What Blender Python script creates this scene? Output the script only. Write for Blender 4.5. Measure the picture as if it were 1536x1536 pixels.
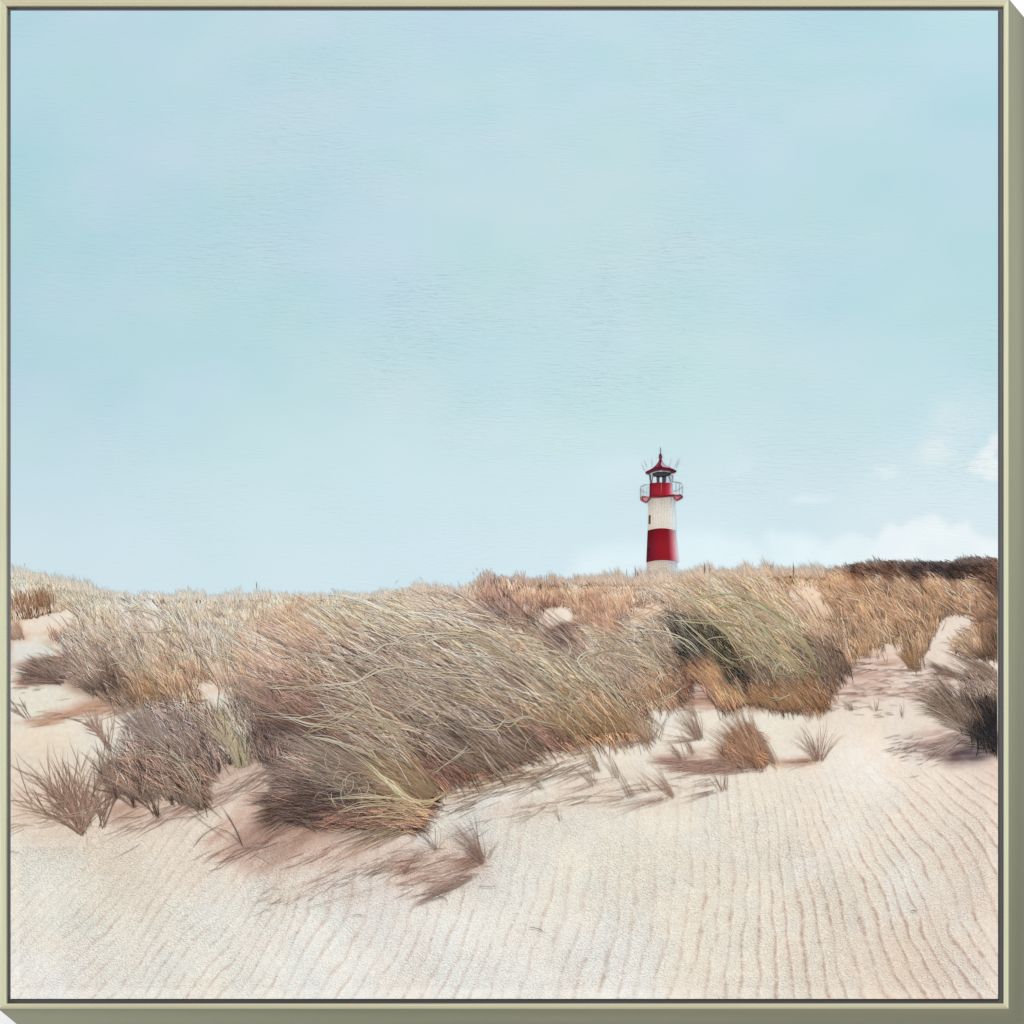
import bpy, math
import numpy as np

# ---------------------------------------------------------------- scene, camera, light
scn = bpy.context.scene
for o in list(bpy.data.objects):
    bpy.data.objects.remove(o)
COL = scn.collection

# The object is a square canvas print, about 1.5 m, in a deep floater frame.  1 mm of print = 1 unit of the layout
# below; the picture's front plane is y = 0, the camera looks along +y from the lower right through a shifted lens.
DIST, SLANT, DEPTH = 20.0, 0.36, 0.085
CX = 0.745 + SLANT * DIST
CZ = -0.746 - SLANT * DIST
cd = bpy.data.cameras.new('camera')
cam = bpy.data.objects.new('camera', cd)
COL.objects.link(cam)
cam.location = (CX, -DIST, CZ)
cam.rotation_euler = (math.radians(90), 0, 0)
cd.sensor_width = 36
cd.lens = 36 * DIST / 1.536
cd.shift_x = -CX / 1.536
cd.shift_y = -CZ / 1.536
cd.clip_start = 0.1
cd.clip_end = 200
scn.camera = cam

w = bpy.data.worlds.new('World')
scn.world = w
w.use_nodes = True
bg = w.node_tree.nodes['Background']
bg.inputs['Color'].default_value = (1, 1, 1, 1)
bg.inputs['Strength'].default_value = 0.82


def area(name, loc, size, power, color=(1, 1, 1)):
    l = bpy.data.lights.new(name, 'AREA')
    l.shape = 'SQUARE'
    l.size = size
    l.energy = power
    l.color = color
    o = bpy.data.objects.new(name, l)
    COL.objects.link(o)
    o.location = loc
    d = -np.array(loc)
    from mathutils import Vector
    o.rotation_euler = Vector(d).to_track_quat('-Z', 'Y').to_euler()
    return o


area('softbox', (8.0, -15.0, 7.5), 3.0, 2000)
added_wall_fill = area('added_wall_fill', (-2.9, 0.15, 0.1), 0.3, 34)  # added lamp out of view, only there to whiten the wall
added_wall_fill.rotation_euler = (math.radians(90), 0, math.radians(-66))

scn.render.engine = 'CYCLES'
scn.view_settings.view_transform = 'Standard'
scn.view_settings.look = 'None'
scn.view_settings.exposure = 0
scn.view_settings.gamma = 1
scn.render.resolution_x = 1024
scn.render.resolution_y = 1024

KE = 1.26          # light falling on the front plane: pigment = wanted tone / KE
rng = np.random.default_rng(7)


def lin(c):
    c = np.clip(np.asarray(c, dtype=np.float64) / 255.0, 0, 1)
    return np.where(c <= 0.04045, c / 12.92, ((c + 0.055) / 1.055) ** 2.4)


def pig(c):
    return np.clip(lin(c) / KE, 0.002, 0.93)


def PX(x):
    return (np.asarray(x, dtype=np.float64) - 768.0) / 1000.0


def PZ(y):
    return (768.0 - np.asarray(y, dtype=np.float64)) / 1000.0


# ---------------------------------------------------------------- materials
def mat(name):
    m = bpy.data.materials.new(name)
    m.use_nodes = True
    nt = m.node_tree
    b = nt.nodes['Principled BSDF']
    b.inputs['Specular IOR Level'].default_value = 0.12
    b.inputs['Roughness'].default_value = 0.75
    return m, nt, b


def noise_node(nt, scale3, scale=1.0, detail=3.0, rough=0.5, dist=0.0, rot=(0, 0, 0)):
    tc = nt.nodes.new('ShaderNodeTexCoord')
    mp = nt.nodes.new('ShaderNodeMapping')
    mp.inputs['Scale'].default_value = scale3
    mp.inputs['Rotation'].default_value = rot
    n = nt.nodes.new('ShaderNodeTexNoise')
    n.inputs['Scale'].default_value = scale
    n.inputs['Detail'].default_value = detail
    n.inputs['Roughness'].default_value = rough
    n.inputs['Distortion'].default_value = dist
    nt.links.new(tc.outputs['Object'], mp.inputs['Vector'])
    nt.links.new(mp.outputs['Vector'], n.inputs['Vector'])
    return n.outputs['Fac']


def math_node(nt, op, a, b):
    m = nt.nodes.new('ShaderNodeMath')
    m.operation = op
    for i, v in enumerate((a, b)):
        if isinstance(v, (int, float)):
            m.inputs[i].default_value = v
        else:
            nt.links.new(v, m.inputs[i])
    return m.outputs[0]


def paint_mat(name, kind):
    """pigment from the mesh's colour attribute 'pigment' + brush and canvas relief"""
    m, nt, b = mat(name)
    at = nt.nodes.new('ShaderNodeAttribute')
    at.attribute_name = 'pigment'
    nt.links.new(at.outputs['Color'], b.inputs['Base Color'])
    bp = nt.nodes.new('ShaderNodeBump')
    if kind == 'sand':
        h1 = noise_node(nt, (300, 300, 430), 1, 1.5, 0.5, 0.5, (0, 0.6, 0))
        h2 = noise_node(nt, (500, 500, 500), 1, 1, 0.5)
        h = math_node(nt, 'ADD', h1, math_node(nt, 'MULTIPLY', h2, 0.25))
        h = math_node(nt, 'MULTIPLY', h, at.outputs['Alpha'])
        bp.inputs['Distance'].default_value = 0.0039
        nt.links.new(h, bp.inputs['Height'])
    elif kind == 'sky':
        h1 = noise_node(nt, (45, 45, 330), 1, 2.0, 0.5, 0.8, (0, 0.06, 0))
        h2 = noise_node(nt, (2.3, 2.3, 3.2), 1, 3, 0.6)
        msk = math_node(nt, 'MULTIPLY', math_node(nt, 'SUBTRACT', h2, 0.36), 2.2)
        h = math_node(nt, 'MULTIPLY', h1, math_node(nt, 'MAXIMUM', msk, 0.08))
        h = math_node(nt, 'MULTIPLY', h, at.outputs['Alpha'])
        bp.inputs['Distance'].default_value = 0.0036
        nt.links.new(h, bp.inputs['Height'])
    else:
        h = noise_node(nt, (300, 300, 300), 1, 2, 0.5, 0.5)
        bp.inputs['Distance'].default_value = 0.0008
        nt.links.new(h, bp.inputs['Height'])
    bp.inputs['Strength'].default_value = 1.0
    nt.links.new(bp.outputs['Normal'], b.inputs['Normal'])
    return m


M_SKY = paint_mat('sky_paint', 'sky')
M_SAND = paint_mat('sand_paint', 'sand')
M_STROKE = paint_mat('brush_stroke_paint', 'stroke')


def wood_mat(name, c1, c2, axis):
    m, nt, b = mat(name)
    sc = (3, 60, 420) if axis == 'x' else (420, 60, 3)
    n = noise_node(nt, sc, 1, 4, 0.65, 0.4)
    r = nt.nodes.new('ShaderNodeValToRGB')
    r.color_ramp.elements[0].position = 0.3
    r.color_ramp.elements[0].color = (*pig(c1), 1)
    r.color_ramp.elements[1].position = 0.7
    r.color_ramp.elements[1].color = (*pig(c2), 1)
    nt.links.new(n, r.inputs['Fac'])
    nt.links.new(r.outputs['Color'], b.inputs['Base Color'])
    bp = nt.nodes.new('ShaderNodeBump')
    bp.inputs['Distance'].default_value = 0.0004
    nt.links.new(n, bp.inputs['Height'])
    nt.links.new(bp.outputs['Normal'], b.inputs['Normal'])
    b.inputs['Roughness'].default_value = 0.5
    return m


def flat_mat(name, c, var=0.04, rough=0.7, direct=False):
    m, nt, b = mat(name)
    n = noise_node(nt, (40, 40, 40), 1, 3, 0.6)
    r = nt.nodes.new('ShaderNodeValToRGB')
    base = np.array(c) if direct else pig(c)
    r.color_ramp.elements[0].color = (*np.clip(base * (1 - var), 0, 1), 1)
    r.color_ramp.elements[1].color = (*np.clip(base * (1 + var), 0, 1), 1)
    nt.links.new(n, r.inputs['Fac'])
    nt.links.new(r.outputs['Color'], b.inputs['Base Color'])
    b.inputs['Roughness'].default_value = rough
    return m


M_RAIL_H = wood_mat('champagne_wood_across', (190, 183, 154), (212, 206, 176), 'x')
M_RAIL_V = wood_mat('champagne_wood_upright', (198, 198, 166), (222, 222, 192), 'z')
M_SIDE = flat_mat('frame_side_shaded', (0.238, 0.240, 0.166), 0.02, 0.6, True)  # shade of the frame's side faces is put into this darker olive
M_TRAY = flat_mat('charcoal_tray', (112, 112, 115), 0.05)
M_EDGE = flat_mat('canvas_edge', (100, 100, 103), 0.05)
M_WALL = flat_mat('white_wall_paint', (0.93, 0.93, 0.92), 0.005, 0.9, True)


# ---------------------------------------------------------------- mesh helpers
def link(name, verts, faces, mats, parent=None, colors=None, matidx=None):
    me = bpy.data.meshes.new(name)
    verts = np.asarray(verts, dtype=np.float32)
    faces = np.asarray(faces, dtype=np.int32)
    nf, k = faces.shape
    me.vertices.add(len(verts))
    me.vertices.foreach_set('co', verts.ravel())
    me.loops.add(nf * k)
    me.loops.foreach_set('vertex_index', faces.ravel())
    me.polygons.add(nf)
    me.polygons.foreach_set('loop_start', np.arange(0, nf * k, k, dtype=np.int32))
    me.polygons.foreach_set('loop_total', np.full(nf, k, dtype=np.int32))
    if not isinstance(mats, (list, tuple)):
        mats = [mats]
    for m in mats:
        me.materials.append(m)
    if matidx is not None:
        me.polygons.foreach_set('material_index', np.asarray(matidx, dtype=np.int32))
    if colors is not None:
        at = me.color_attributes.new('pigment', 'FLOAT_COLOR', 'POINT')
        c = np.ones((len(verts), 4), dtype=np.float32)
        c[:, :colors.shape[1]] = colors
        at.data.foreach_set('color', c.ravel())
    me.update(calc_edges=True)
    o = bpy.data.objects.new(name, me)
    COL.objects.link(o)
    o.parent = parent
    return o


def box(x0, x1, y0, y1, z0, z1):
    v = [(x, y, z) for x in (x0, x1) for y in (y0, y1) for z in (z0, z1)]
    f = [(0, 1, 3, 2), (4, 6, 7, 5), (0, 4, 5, 1), (2, 3, 7, 6), (0, 2, 6, 4), (1, 5, 7, 3)]
    return v, f


# ---------------------------------------------------------------- noise and raster helpers
def vnoise(shape, cell, seed, aniso=(1, 1)):
    """smooth value noise on a raster, feature size in raster cells (rows, cols)"""
    r = np.random.default_rng(seed)
    ch, cw = max(cell * aniso[0], 1e-3), max(cell * aniso[1], 1e-3)
    gh, gw = int(shape[0] / ch) + 3, int(shape[1] / cw) + 3
    g = r.random((gh, gw))
    yy = np.arange(shape[0]) / ch
    xx = np.arange(shape[1]) / cw
    y0 = yy.astype(int)
    x0 = xx.astype(int)
    fy = yy - y0
    fx = xx - x0
    fy = (fy * fy * (3 - 2 * fy))[:, None]
    fx = (fx * fx * (3 - 2 * fx))[None, :]
    a = g[np.ix_(y0, x0)]
    b_ = g[np.ix_(y0, x0 + 1)]
    c = g[np.ix_(y0 + 1, x0)]
    d = g[np.ix_(y0 + 1, x0 + 1)]
    return (a * (1 - fx) + b_ * fx) * (1 - fy) + (c * (1 - fx) + d * fx) * fy - 0.5


NG = np.random.default_rng(99).random((256, 256))


def pnoise(x, y, cell):
    """smooth noise at scattered points"""
    u = np.asarray(x) / cell
    v = np.asarray(y) / cell
    i = np.floor(u).astype(int)
    j = np.floor(v).astype(int)
    fu = u - i
    fv = v - j
    fu = fu * fu * (3 - 2 * fu)
    fv = fv * fv * (3 - 2 * fv)
    g = lambda a, b: NG[a % 256, b % 256]
    return (g(i, j) * (1 - fu) + g(i + 1, j) * fu) * (1 - fv) + (g(i, j + 1) * (1 - fu) + g(i + 1, j + 1) * fu) * fv - 0.5


def inside(poly, x, y):
    x = np.asarray(x)
    y = np.asarray(y)
    r = np.zeros(x.shape, bool)
    n = len(poly)
    for i in range(n):
        x1, y1 = poly[i]
        x2, y2 = poly[(i + 1) % n]
        if y1 == y2:
            continue
        c = ((y1 > y) != (y2 > y)) & (x < (x2 - x1) * (y - y1) / (y2 - y1) + x1)
        r ^= c
    return r


def blur(a, k):
    k = int(k)
    if k < 1:
        return a
    for ax in (0, 1):
        for _ in range(2):
            p = np.pad(a, [(k, k) if i == ax else (0, 0) for i in (0, 1)], mode='edge')
            c = np.cumsum(p, axis=ax)
            c = np.concatenate([np.zeros_like(np.take(c, [0], axis=ax)), c], axis=ax)
            n = a.shape[ax]
            a = (np.take(c, np.arange(2 * k + 1, 2 * k + 1 + n), axis=ax) - np.take(c, np.arange(0, n), axis=ax)) / (2 * k + 1)
    return a


def idw(pts, x, y, power=3.0, eps=60.0, aniso=1.0):
    """pts rows: x, y, values... -> inverse distance blend at x, y"""
    pts = np.asarray(pts, dtype=np.float64)
    x = np.asarray(x, dtype=np.float64).ravel()
    y = np.asarray(y, dtype=np.float64).ravel()
    out = np.zeros((len(x), pts.shape[1] - 2))
    for s in range(0, len(x), 40000):
        e = min(s + 40000, len(x))
        d2 = (x[s:e, None] - pts[None, :, 0]) ** 2 + ((y[s:e, None] - pts[None, :, 1]) * aniso) ** 2 + eps
        wt = d2 ** (-power / 2)
        out[s:e] = (wt @ pts[:, 2:]) / wt.sum(1, keepdims=True)
    return out


# ---------------------------------------------------------------- the backdrop wall
v, f = box(-12, 12, 0.6, 0.7, -12, 12)
wall = link('wall', v, f, M_WALL)
wall['kind'] = 'structure'

# ---------------------------------------------------------------- the framed print
root = bpy.data.objects.new('framed_canvas_print', None)
COL.objects.link(root)
root['label'] = 'square canvas print of a lighthouse behind grassy dunes in a champagne wood frame'
root['category'] = 'framed picture'


OX0, OX1, OZ0, OZ1 = float(PX(-2)), float(PX(1513.3)), float(PZ(1513.8)), float(PZ(-2))
IX0, IX1, IZ0, IZ1 = float(PX(8.9)), float(PX(1505)), float(PZ(1505)), float(PZ(8.9))
out = [(OX0, OZ0), (OX1, OZ0), (OX1, OZ1), (OX0, OZ1)]
inn = [(IX0, IZ0), (IX1, IZ0), (IX1, IZ1), (IX0, IZ1)]
for i, hor in enumerate((True, False, True, False)):
    j = (i + 1) % 4
    o0, o1, i0, i1 = out[i], out[j], inn[i], inn[j]
    c = 0.0007                                     # small softened edge round the front face
    def mix(p, q, t):
        L = math.hypot(q[0] - p[0], q[1] - p[1])
        return (p[0] + (q[0] - p[0]) * t / L, p[1] + (q[1] - p[1]) * t / L)
    oc0, oc1 = mix(o0, i0, c * 1.41), mix(o1, i1, c * 1.41)
    ic0, ic1 = mix(i0, o0, c * 1.41), mix(i1, o1, c * 1.41)
    yb, yf = DEPTH, 0.0
    V = [(o0[0], yb, o0[1]), (o1[0], yb, o1[1]), (o0[0], yf + c, o0[1]), (o1[0], yf + c, o1[1]),
         (oc0[0], yf, oc0[1]), (oc1[0], yf, oc1[1]), (ic0[0], yf, ic0[1]), (ic1[0], yf, ic1[1]),
         (i0[0], yf + c, i0[1]), (i1[0], yf + c, i1[1]), (i0[0], yb, i0[1]), (i1[0], yb, i1[1])]
    F = [(0, 1, 3, 2), (2, 3, 5, 4), (4, 5, 7, 6), (6, 7, 9, 8), (8, 9, 11, 10), (10, 11, 1, 0), (0, 2, 8, 10), (1, 11, 9, 3)]
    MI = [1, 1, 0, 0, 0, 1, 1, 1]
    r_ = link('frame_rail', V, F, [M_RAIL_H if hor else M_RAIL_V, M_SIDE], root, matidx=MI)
    # end caps between the mitres
    r_.data.update()

v, f = box(IX0 - 0.001, IX1 + 0.001, 0.005, 0.011, IZ0 - 0.001, IZ1 + 0.001)
link('float_tray', v, f, M_TRAY, root)

# canvas body (stretcher wrapped in canvas, edges dyed charcoal)
CX0, CX1, CY0, CY1 = 16.0, 1497.0, 16.0, 1498.2
v, f = box(float(PX(CX0)), float(PX(CX1)), 0.0004, 0.0052, float(PZ(CY1)), float(PZ(CY0)))
canvas = link('stretched_canvas', v, f, M_EDGE, root)

# horizon of the dunes (underneath the grass fringe)
HOR = np.array([(0, 862), (16, 860), (39, 863), (60, 869), (104, 881), (146, 889), (208, 897), (281, 896), (328, 899), (365, 896),
                (420, 894), (484, 895), (549, 896), (601, 890), (635, 884), (660, 884), (692, 887), (716, 876), (740, 870),
                (780, 875), (812, 874), (864, 876), (885, 871), (916, 874), (963, 874), (1020, 868), (1072, 862),
                (1125, 860), (1188, 860), (1230, 865), (1255, 855), (1277, 852), (1297, 851), (1339, 847), (1378, 848),
                (1430, 848), (1451, 842), (1475, 843), (1500, 841), (1536, 841)], float)
hor = lambda x: np.interp(x, HOR[:, 0], HOR[:, 1])


def grid_mesh(name, xs, ys, rgb, alpha, material, y_plane, keep=None):
    nx, ny = len(xs), len(ys)
    X, Y = np.meshgrid(xs, ys)
    V = np.stack([PX(X).ravel(), np.full(X.size, y_plane), PZ(Y).ravel()], 1)
    idx = np.arange(nx * ny).reshape(ny, nx)
    F = np.stack([idx[:-1, :-1], idx[1:, :-1], idx[1:, 1:], idx[:-1, 1:]], -1).reshape(-1, 4)
    if keep is not None:
        F = F[keep.reshape(-1)]
    C = np.concatenate([pig(rgb.reshape(-1, 3)), alpha.reshape(-1, 1)], 1)
    return link(name, V, F, material, root, C)


# ---------------------------------------------------------------- sky
SKY = [  # x, y, r, g, b
    (16, 16, 178, 213, 223), (200, 30, 184, 212, 223), (420, 30, 188, 214, 225), (700, 30, 189, 214, 226), (1000, 30, 186, 214, 224),
    (1250, 30, 182, 214, 223), (1497, 30, 184, 218, 226),
    (16, 150, 176, 213, 222), (180, 130, 190, 216, 225), (420, 150, 188, 214, 226), (700, 150, 190, 216, 228), (950, 150, 188, 217, 223),
    (1200, 150, 185, 215, 224), (1497, 150, 179, 213, 222),
    (16, 300, 176, 211, 221), (250, 300, 184, 212, 223), (480, 300, 187, 214, 225), (700, 290, 187, 216, 222), (950, 290, 189, 217, 221),
    (1200, 300, 184, 213, 224), (1400, 300, 183, 212, 222), (1497, 320, 178, 211, 220),
    (16, 450, 175, 210, 220), (150, 450, 176, 212, 220), (300, 450, 179, 214, 222), (450, 450, 181, 213, 223), (650, 450, 187, 214, 226),
    (850, 450, 189, 217, 224), (1050, 450, 188, 218, 222), (1250, 460, 181, 213, 221), (1497, 470, 176, 213, 220),
    (16, 580, 180, 212, 222), (150, 580, 184, 212, 224), (300, 580, 187, 215, 226), (450, 570, 190, 219, 223), (650, 580, 192, 220, 224),
    (850, 580, 193, 222, 224), (1050, 600, 196, 222, 226), (1200, 580, 190, 216, 226), (1350, 560, 180, 216, 223), (1497, 570, 180, 214, 221),
    (16, 700, 193, 219, 229), (200, 700, 195, 223, 227), (400, 700, 197, 226, 229), (600, 700, 200, 228, 232), (800, 700, 200, 226, 232),
    (1100, 690, 202, 226, 232), (1300, 650, 198, 222, 228), (1420, 620, 200, 224, 230), (1250, 760, 205, 225, 234),
    (16, 800, 209, 227, 236), (200, 810, 209, 228, 238), (400, 800, 210, 230, 238), (650, 800, 210, 229, 238), (850, 780, 210, 230, 238),
    (1100, 780, 208, 228, 237), (1350, 750, 206, 226, 234), (1480, 780, 208, 228, 232),
    (16, 860, 212, 229, 236), (200, 880, 212, 229, 236), (500, 870, 212, 230, 238), (800, 850, 214, 232, 240), (1050, 840, 218, 236, 242),
    (1300, 830, 219, 234, 238), (1490, 825, 222, 235, 240)]
st = 3.0
sx = np.linspace(CX0, CX1, int((CX1 - CX0) / st) + 1)
sy = np.linspace(CY0, 905, int((905 - CY0) / st) + 1)
X, Y = np.meshgrid(sx, sy)
gx = np.linspace(CX0, CX1, 100)
gy = np.linspace(CY0, 905, 60)
GX, GY = np.meshgrid(gx, gy)
lowc = idw(SKY, GX, GY, 3.2, 9000).reshape(60, 100, 3)
# upsample smoothly
def upsample(a, ny, nx):
    yy = np.linspace(0, a.shape[0] - 1, ny)
    xx = np.linspace(0, a.shape[1] - 1, nx)
    y0 = np.minimum(yy.astype(int), a.shape[0] - 2)
    x0 = np.minimum(xx.astype(int), a.shape[1] - 2)
    fy = (yy - y0)[:, None, None]
    fx = (xx - x0)[None, :, None]
    return (a[np.ix_(y0, x0)] * (1 - fx) + a[np.ix_(y0, x0 + 1)] * fx) * (1 - fy) + \
        (a[np.ix_(y0 + 1, x0)] * (1 - fx) + a[np.ix_(y0 + 1, x0 + 1)] * fx) * fy


S = upsample(lowc, len(sy), len(sx))
n1 = vnoise(S.shape[:2], 34, 1, (0.7, 1.4)) + 0.5 * vnoise(S.shape[:2], 15, 2, (0.7, 1.4))
n2 = vnoise(S.shape[:2], 45, 3, (0.8, 1.3)) + 0.5 * vnoise(S.shape[:2], 18, 4)
fade = np.clip((820 - Y) / 250, 0.15, 1)
S += (n1 * fade)[..., None] * np.array([9.0, 1.0, 4.0]) + (n2 * fade)[..., None] * np.array([2.5, 2.5, -3.5])


def cloud(poly, col, alpha, feather, seed, rough=7):
    """a soft, broken-edged cloud patch in the sky's own pigment"""
    global S
    jx = X + rough * 2 * vnoise(X.shape, 6, seed) + rough * vnoise(X.shape, 2.5, seed + 1)
    jy = Y + rough * 2 * vnoise(X.shape, 6, seed + 2) + rough * vnoise(X.shape, 2.5, seed + 3)
    a = blur(inside(poly, jx, jy).astype(float), feather / st)
    a = a * alpha * (1 + 0.35 * vnoise(X.shape, 9, seed + 4))
    S = S * (1 - a[..., None]) + np.array(col) * a[..., None]


cloud([(1230, 830), (1290, 720), (1380, 640), (1500, 585), (1500, 640), (1470, 668), (1500, 720), (1500, 860)], (216, 231, 237), 0.45, 24, 130, 14)
cloud([(1300, 770), (1340, 735), (1420, 720), (1500, 740), (1500, 770), (1400, 765)], (214, 231, 238), 0.4, 14, 140, 12)
cloud([(1250, 905), (1320, 800), (1345, 785), (1375, 770), (1400, 772), (1425, 787), (1450, 790), (1480, 800), (1500, 812), (1500, 905)],
      (231, 240, 243), 0.95, 4, 20, 10)
cloud([(1200, 905), (1230, 830), (1262, 803), (1290, 798), (1330, 810), (1360, 905)], (227, 240, 243), 0.85, 6, 30, 10)
cloud([(1460, 715), (1450, 708), (1463, 692), (1470, 668), (1488, 655), (1500, 640), (1500, 716), (1480, 712)], (230, 238, 241), 0.9, 4, 40, 8)
cloud([(1372, 684), (1380, 668), (1410, 658), (1428, 664), (1425, 680), (1440, 700), (1395, 692), (1378, 690)], (224, 234, 236), 0.65, 6, 50, 9)
cloud([(1308, 713), (1315, 703), (1340, 704), (1350, 712), (1328, 722)], (226, 237, 240), 0.55, 5, 60, 8)
cloud([(1395, 632), (1405, 600), (1440, 602), (1435, 625), (1415, 640)], (212, 229, 231), 0.7, 9, 70)
cloud([(1182, 750), (1205, 743), (1250, 742), (1245, 752), (1200, 757)], (222, 237, 243), 0.7, 3.5, 80, 4)
cloud([(1150, 905), (1155, 800), (1180, 791), (1200, 798), (1260, 830), (1300, 905)], (226, 241, 246), 0.85, 7, 90, 10)
cloud([(830, 905), (870, 830), (950, 812), (1040, 795), (1110, 803), (1140, 820), (1200, 905)], (225, 241, 246), 0.8, 11, 100, 12)
cloud([(870, 725), (900, 695), (960, 690), (985, 700), (960, 725)], (216, 236, 242), 0.45, 12, 110, 10)
cloud([(1075, 710), (1095, 695), (1130, 690), (1125, 705), (1100, 715)], (214, 232, 240), 0.5, 8, 120)
salpha = np.ones(X.shape) * (0.5 + 0.7 * np.exp(-((X - 700) / 500) ** 2 - ((Y - 480) / 300) ** 2))
salpha *= np.clip((930 - Y) / 200, 0.5, 1)
keep = (Y[:-1, :-1] < hor(X[:-1, :-1]) + 6)
grid_mesh('painted_sky', sx, sy, S, salpha, M_SKY, 0.0, keep)

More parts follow.
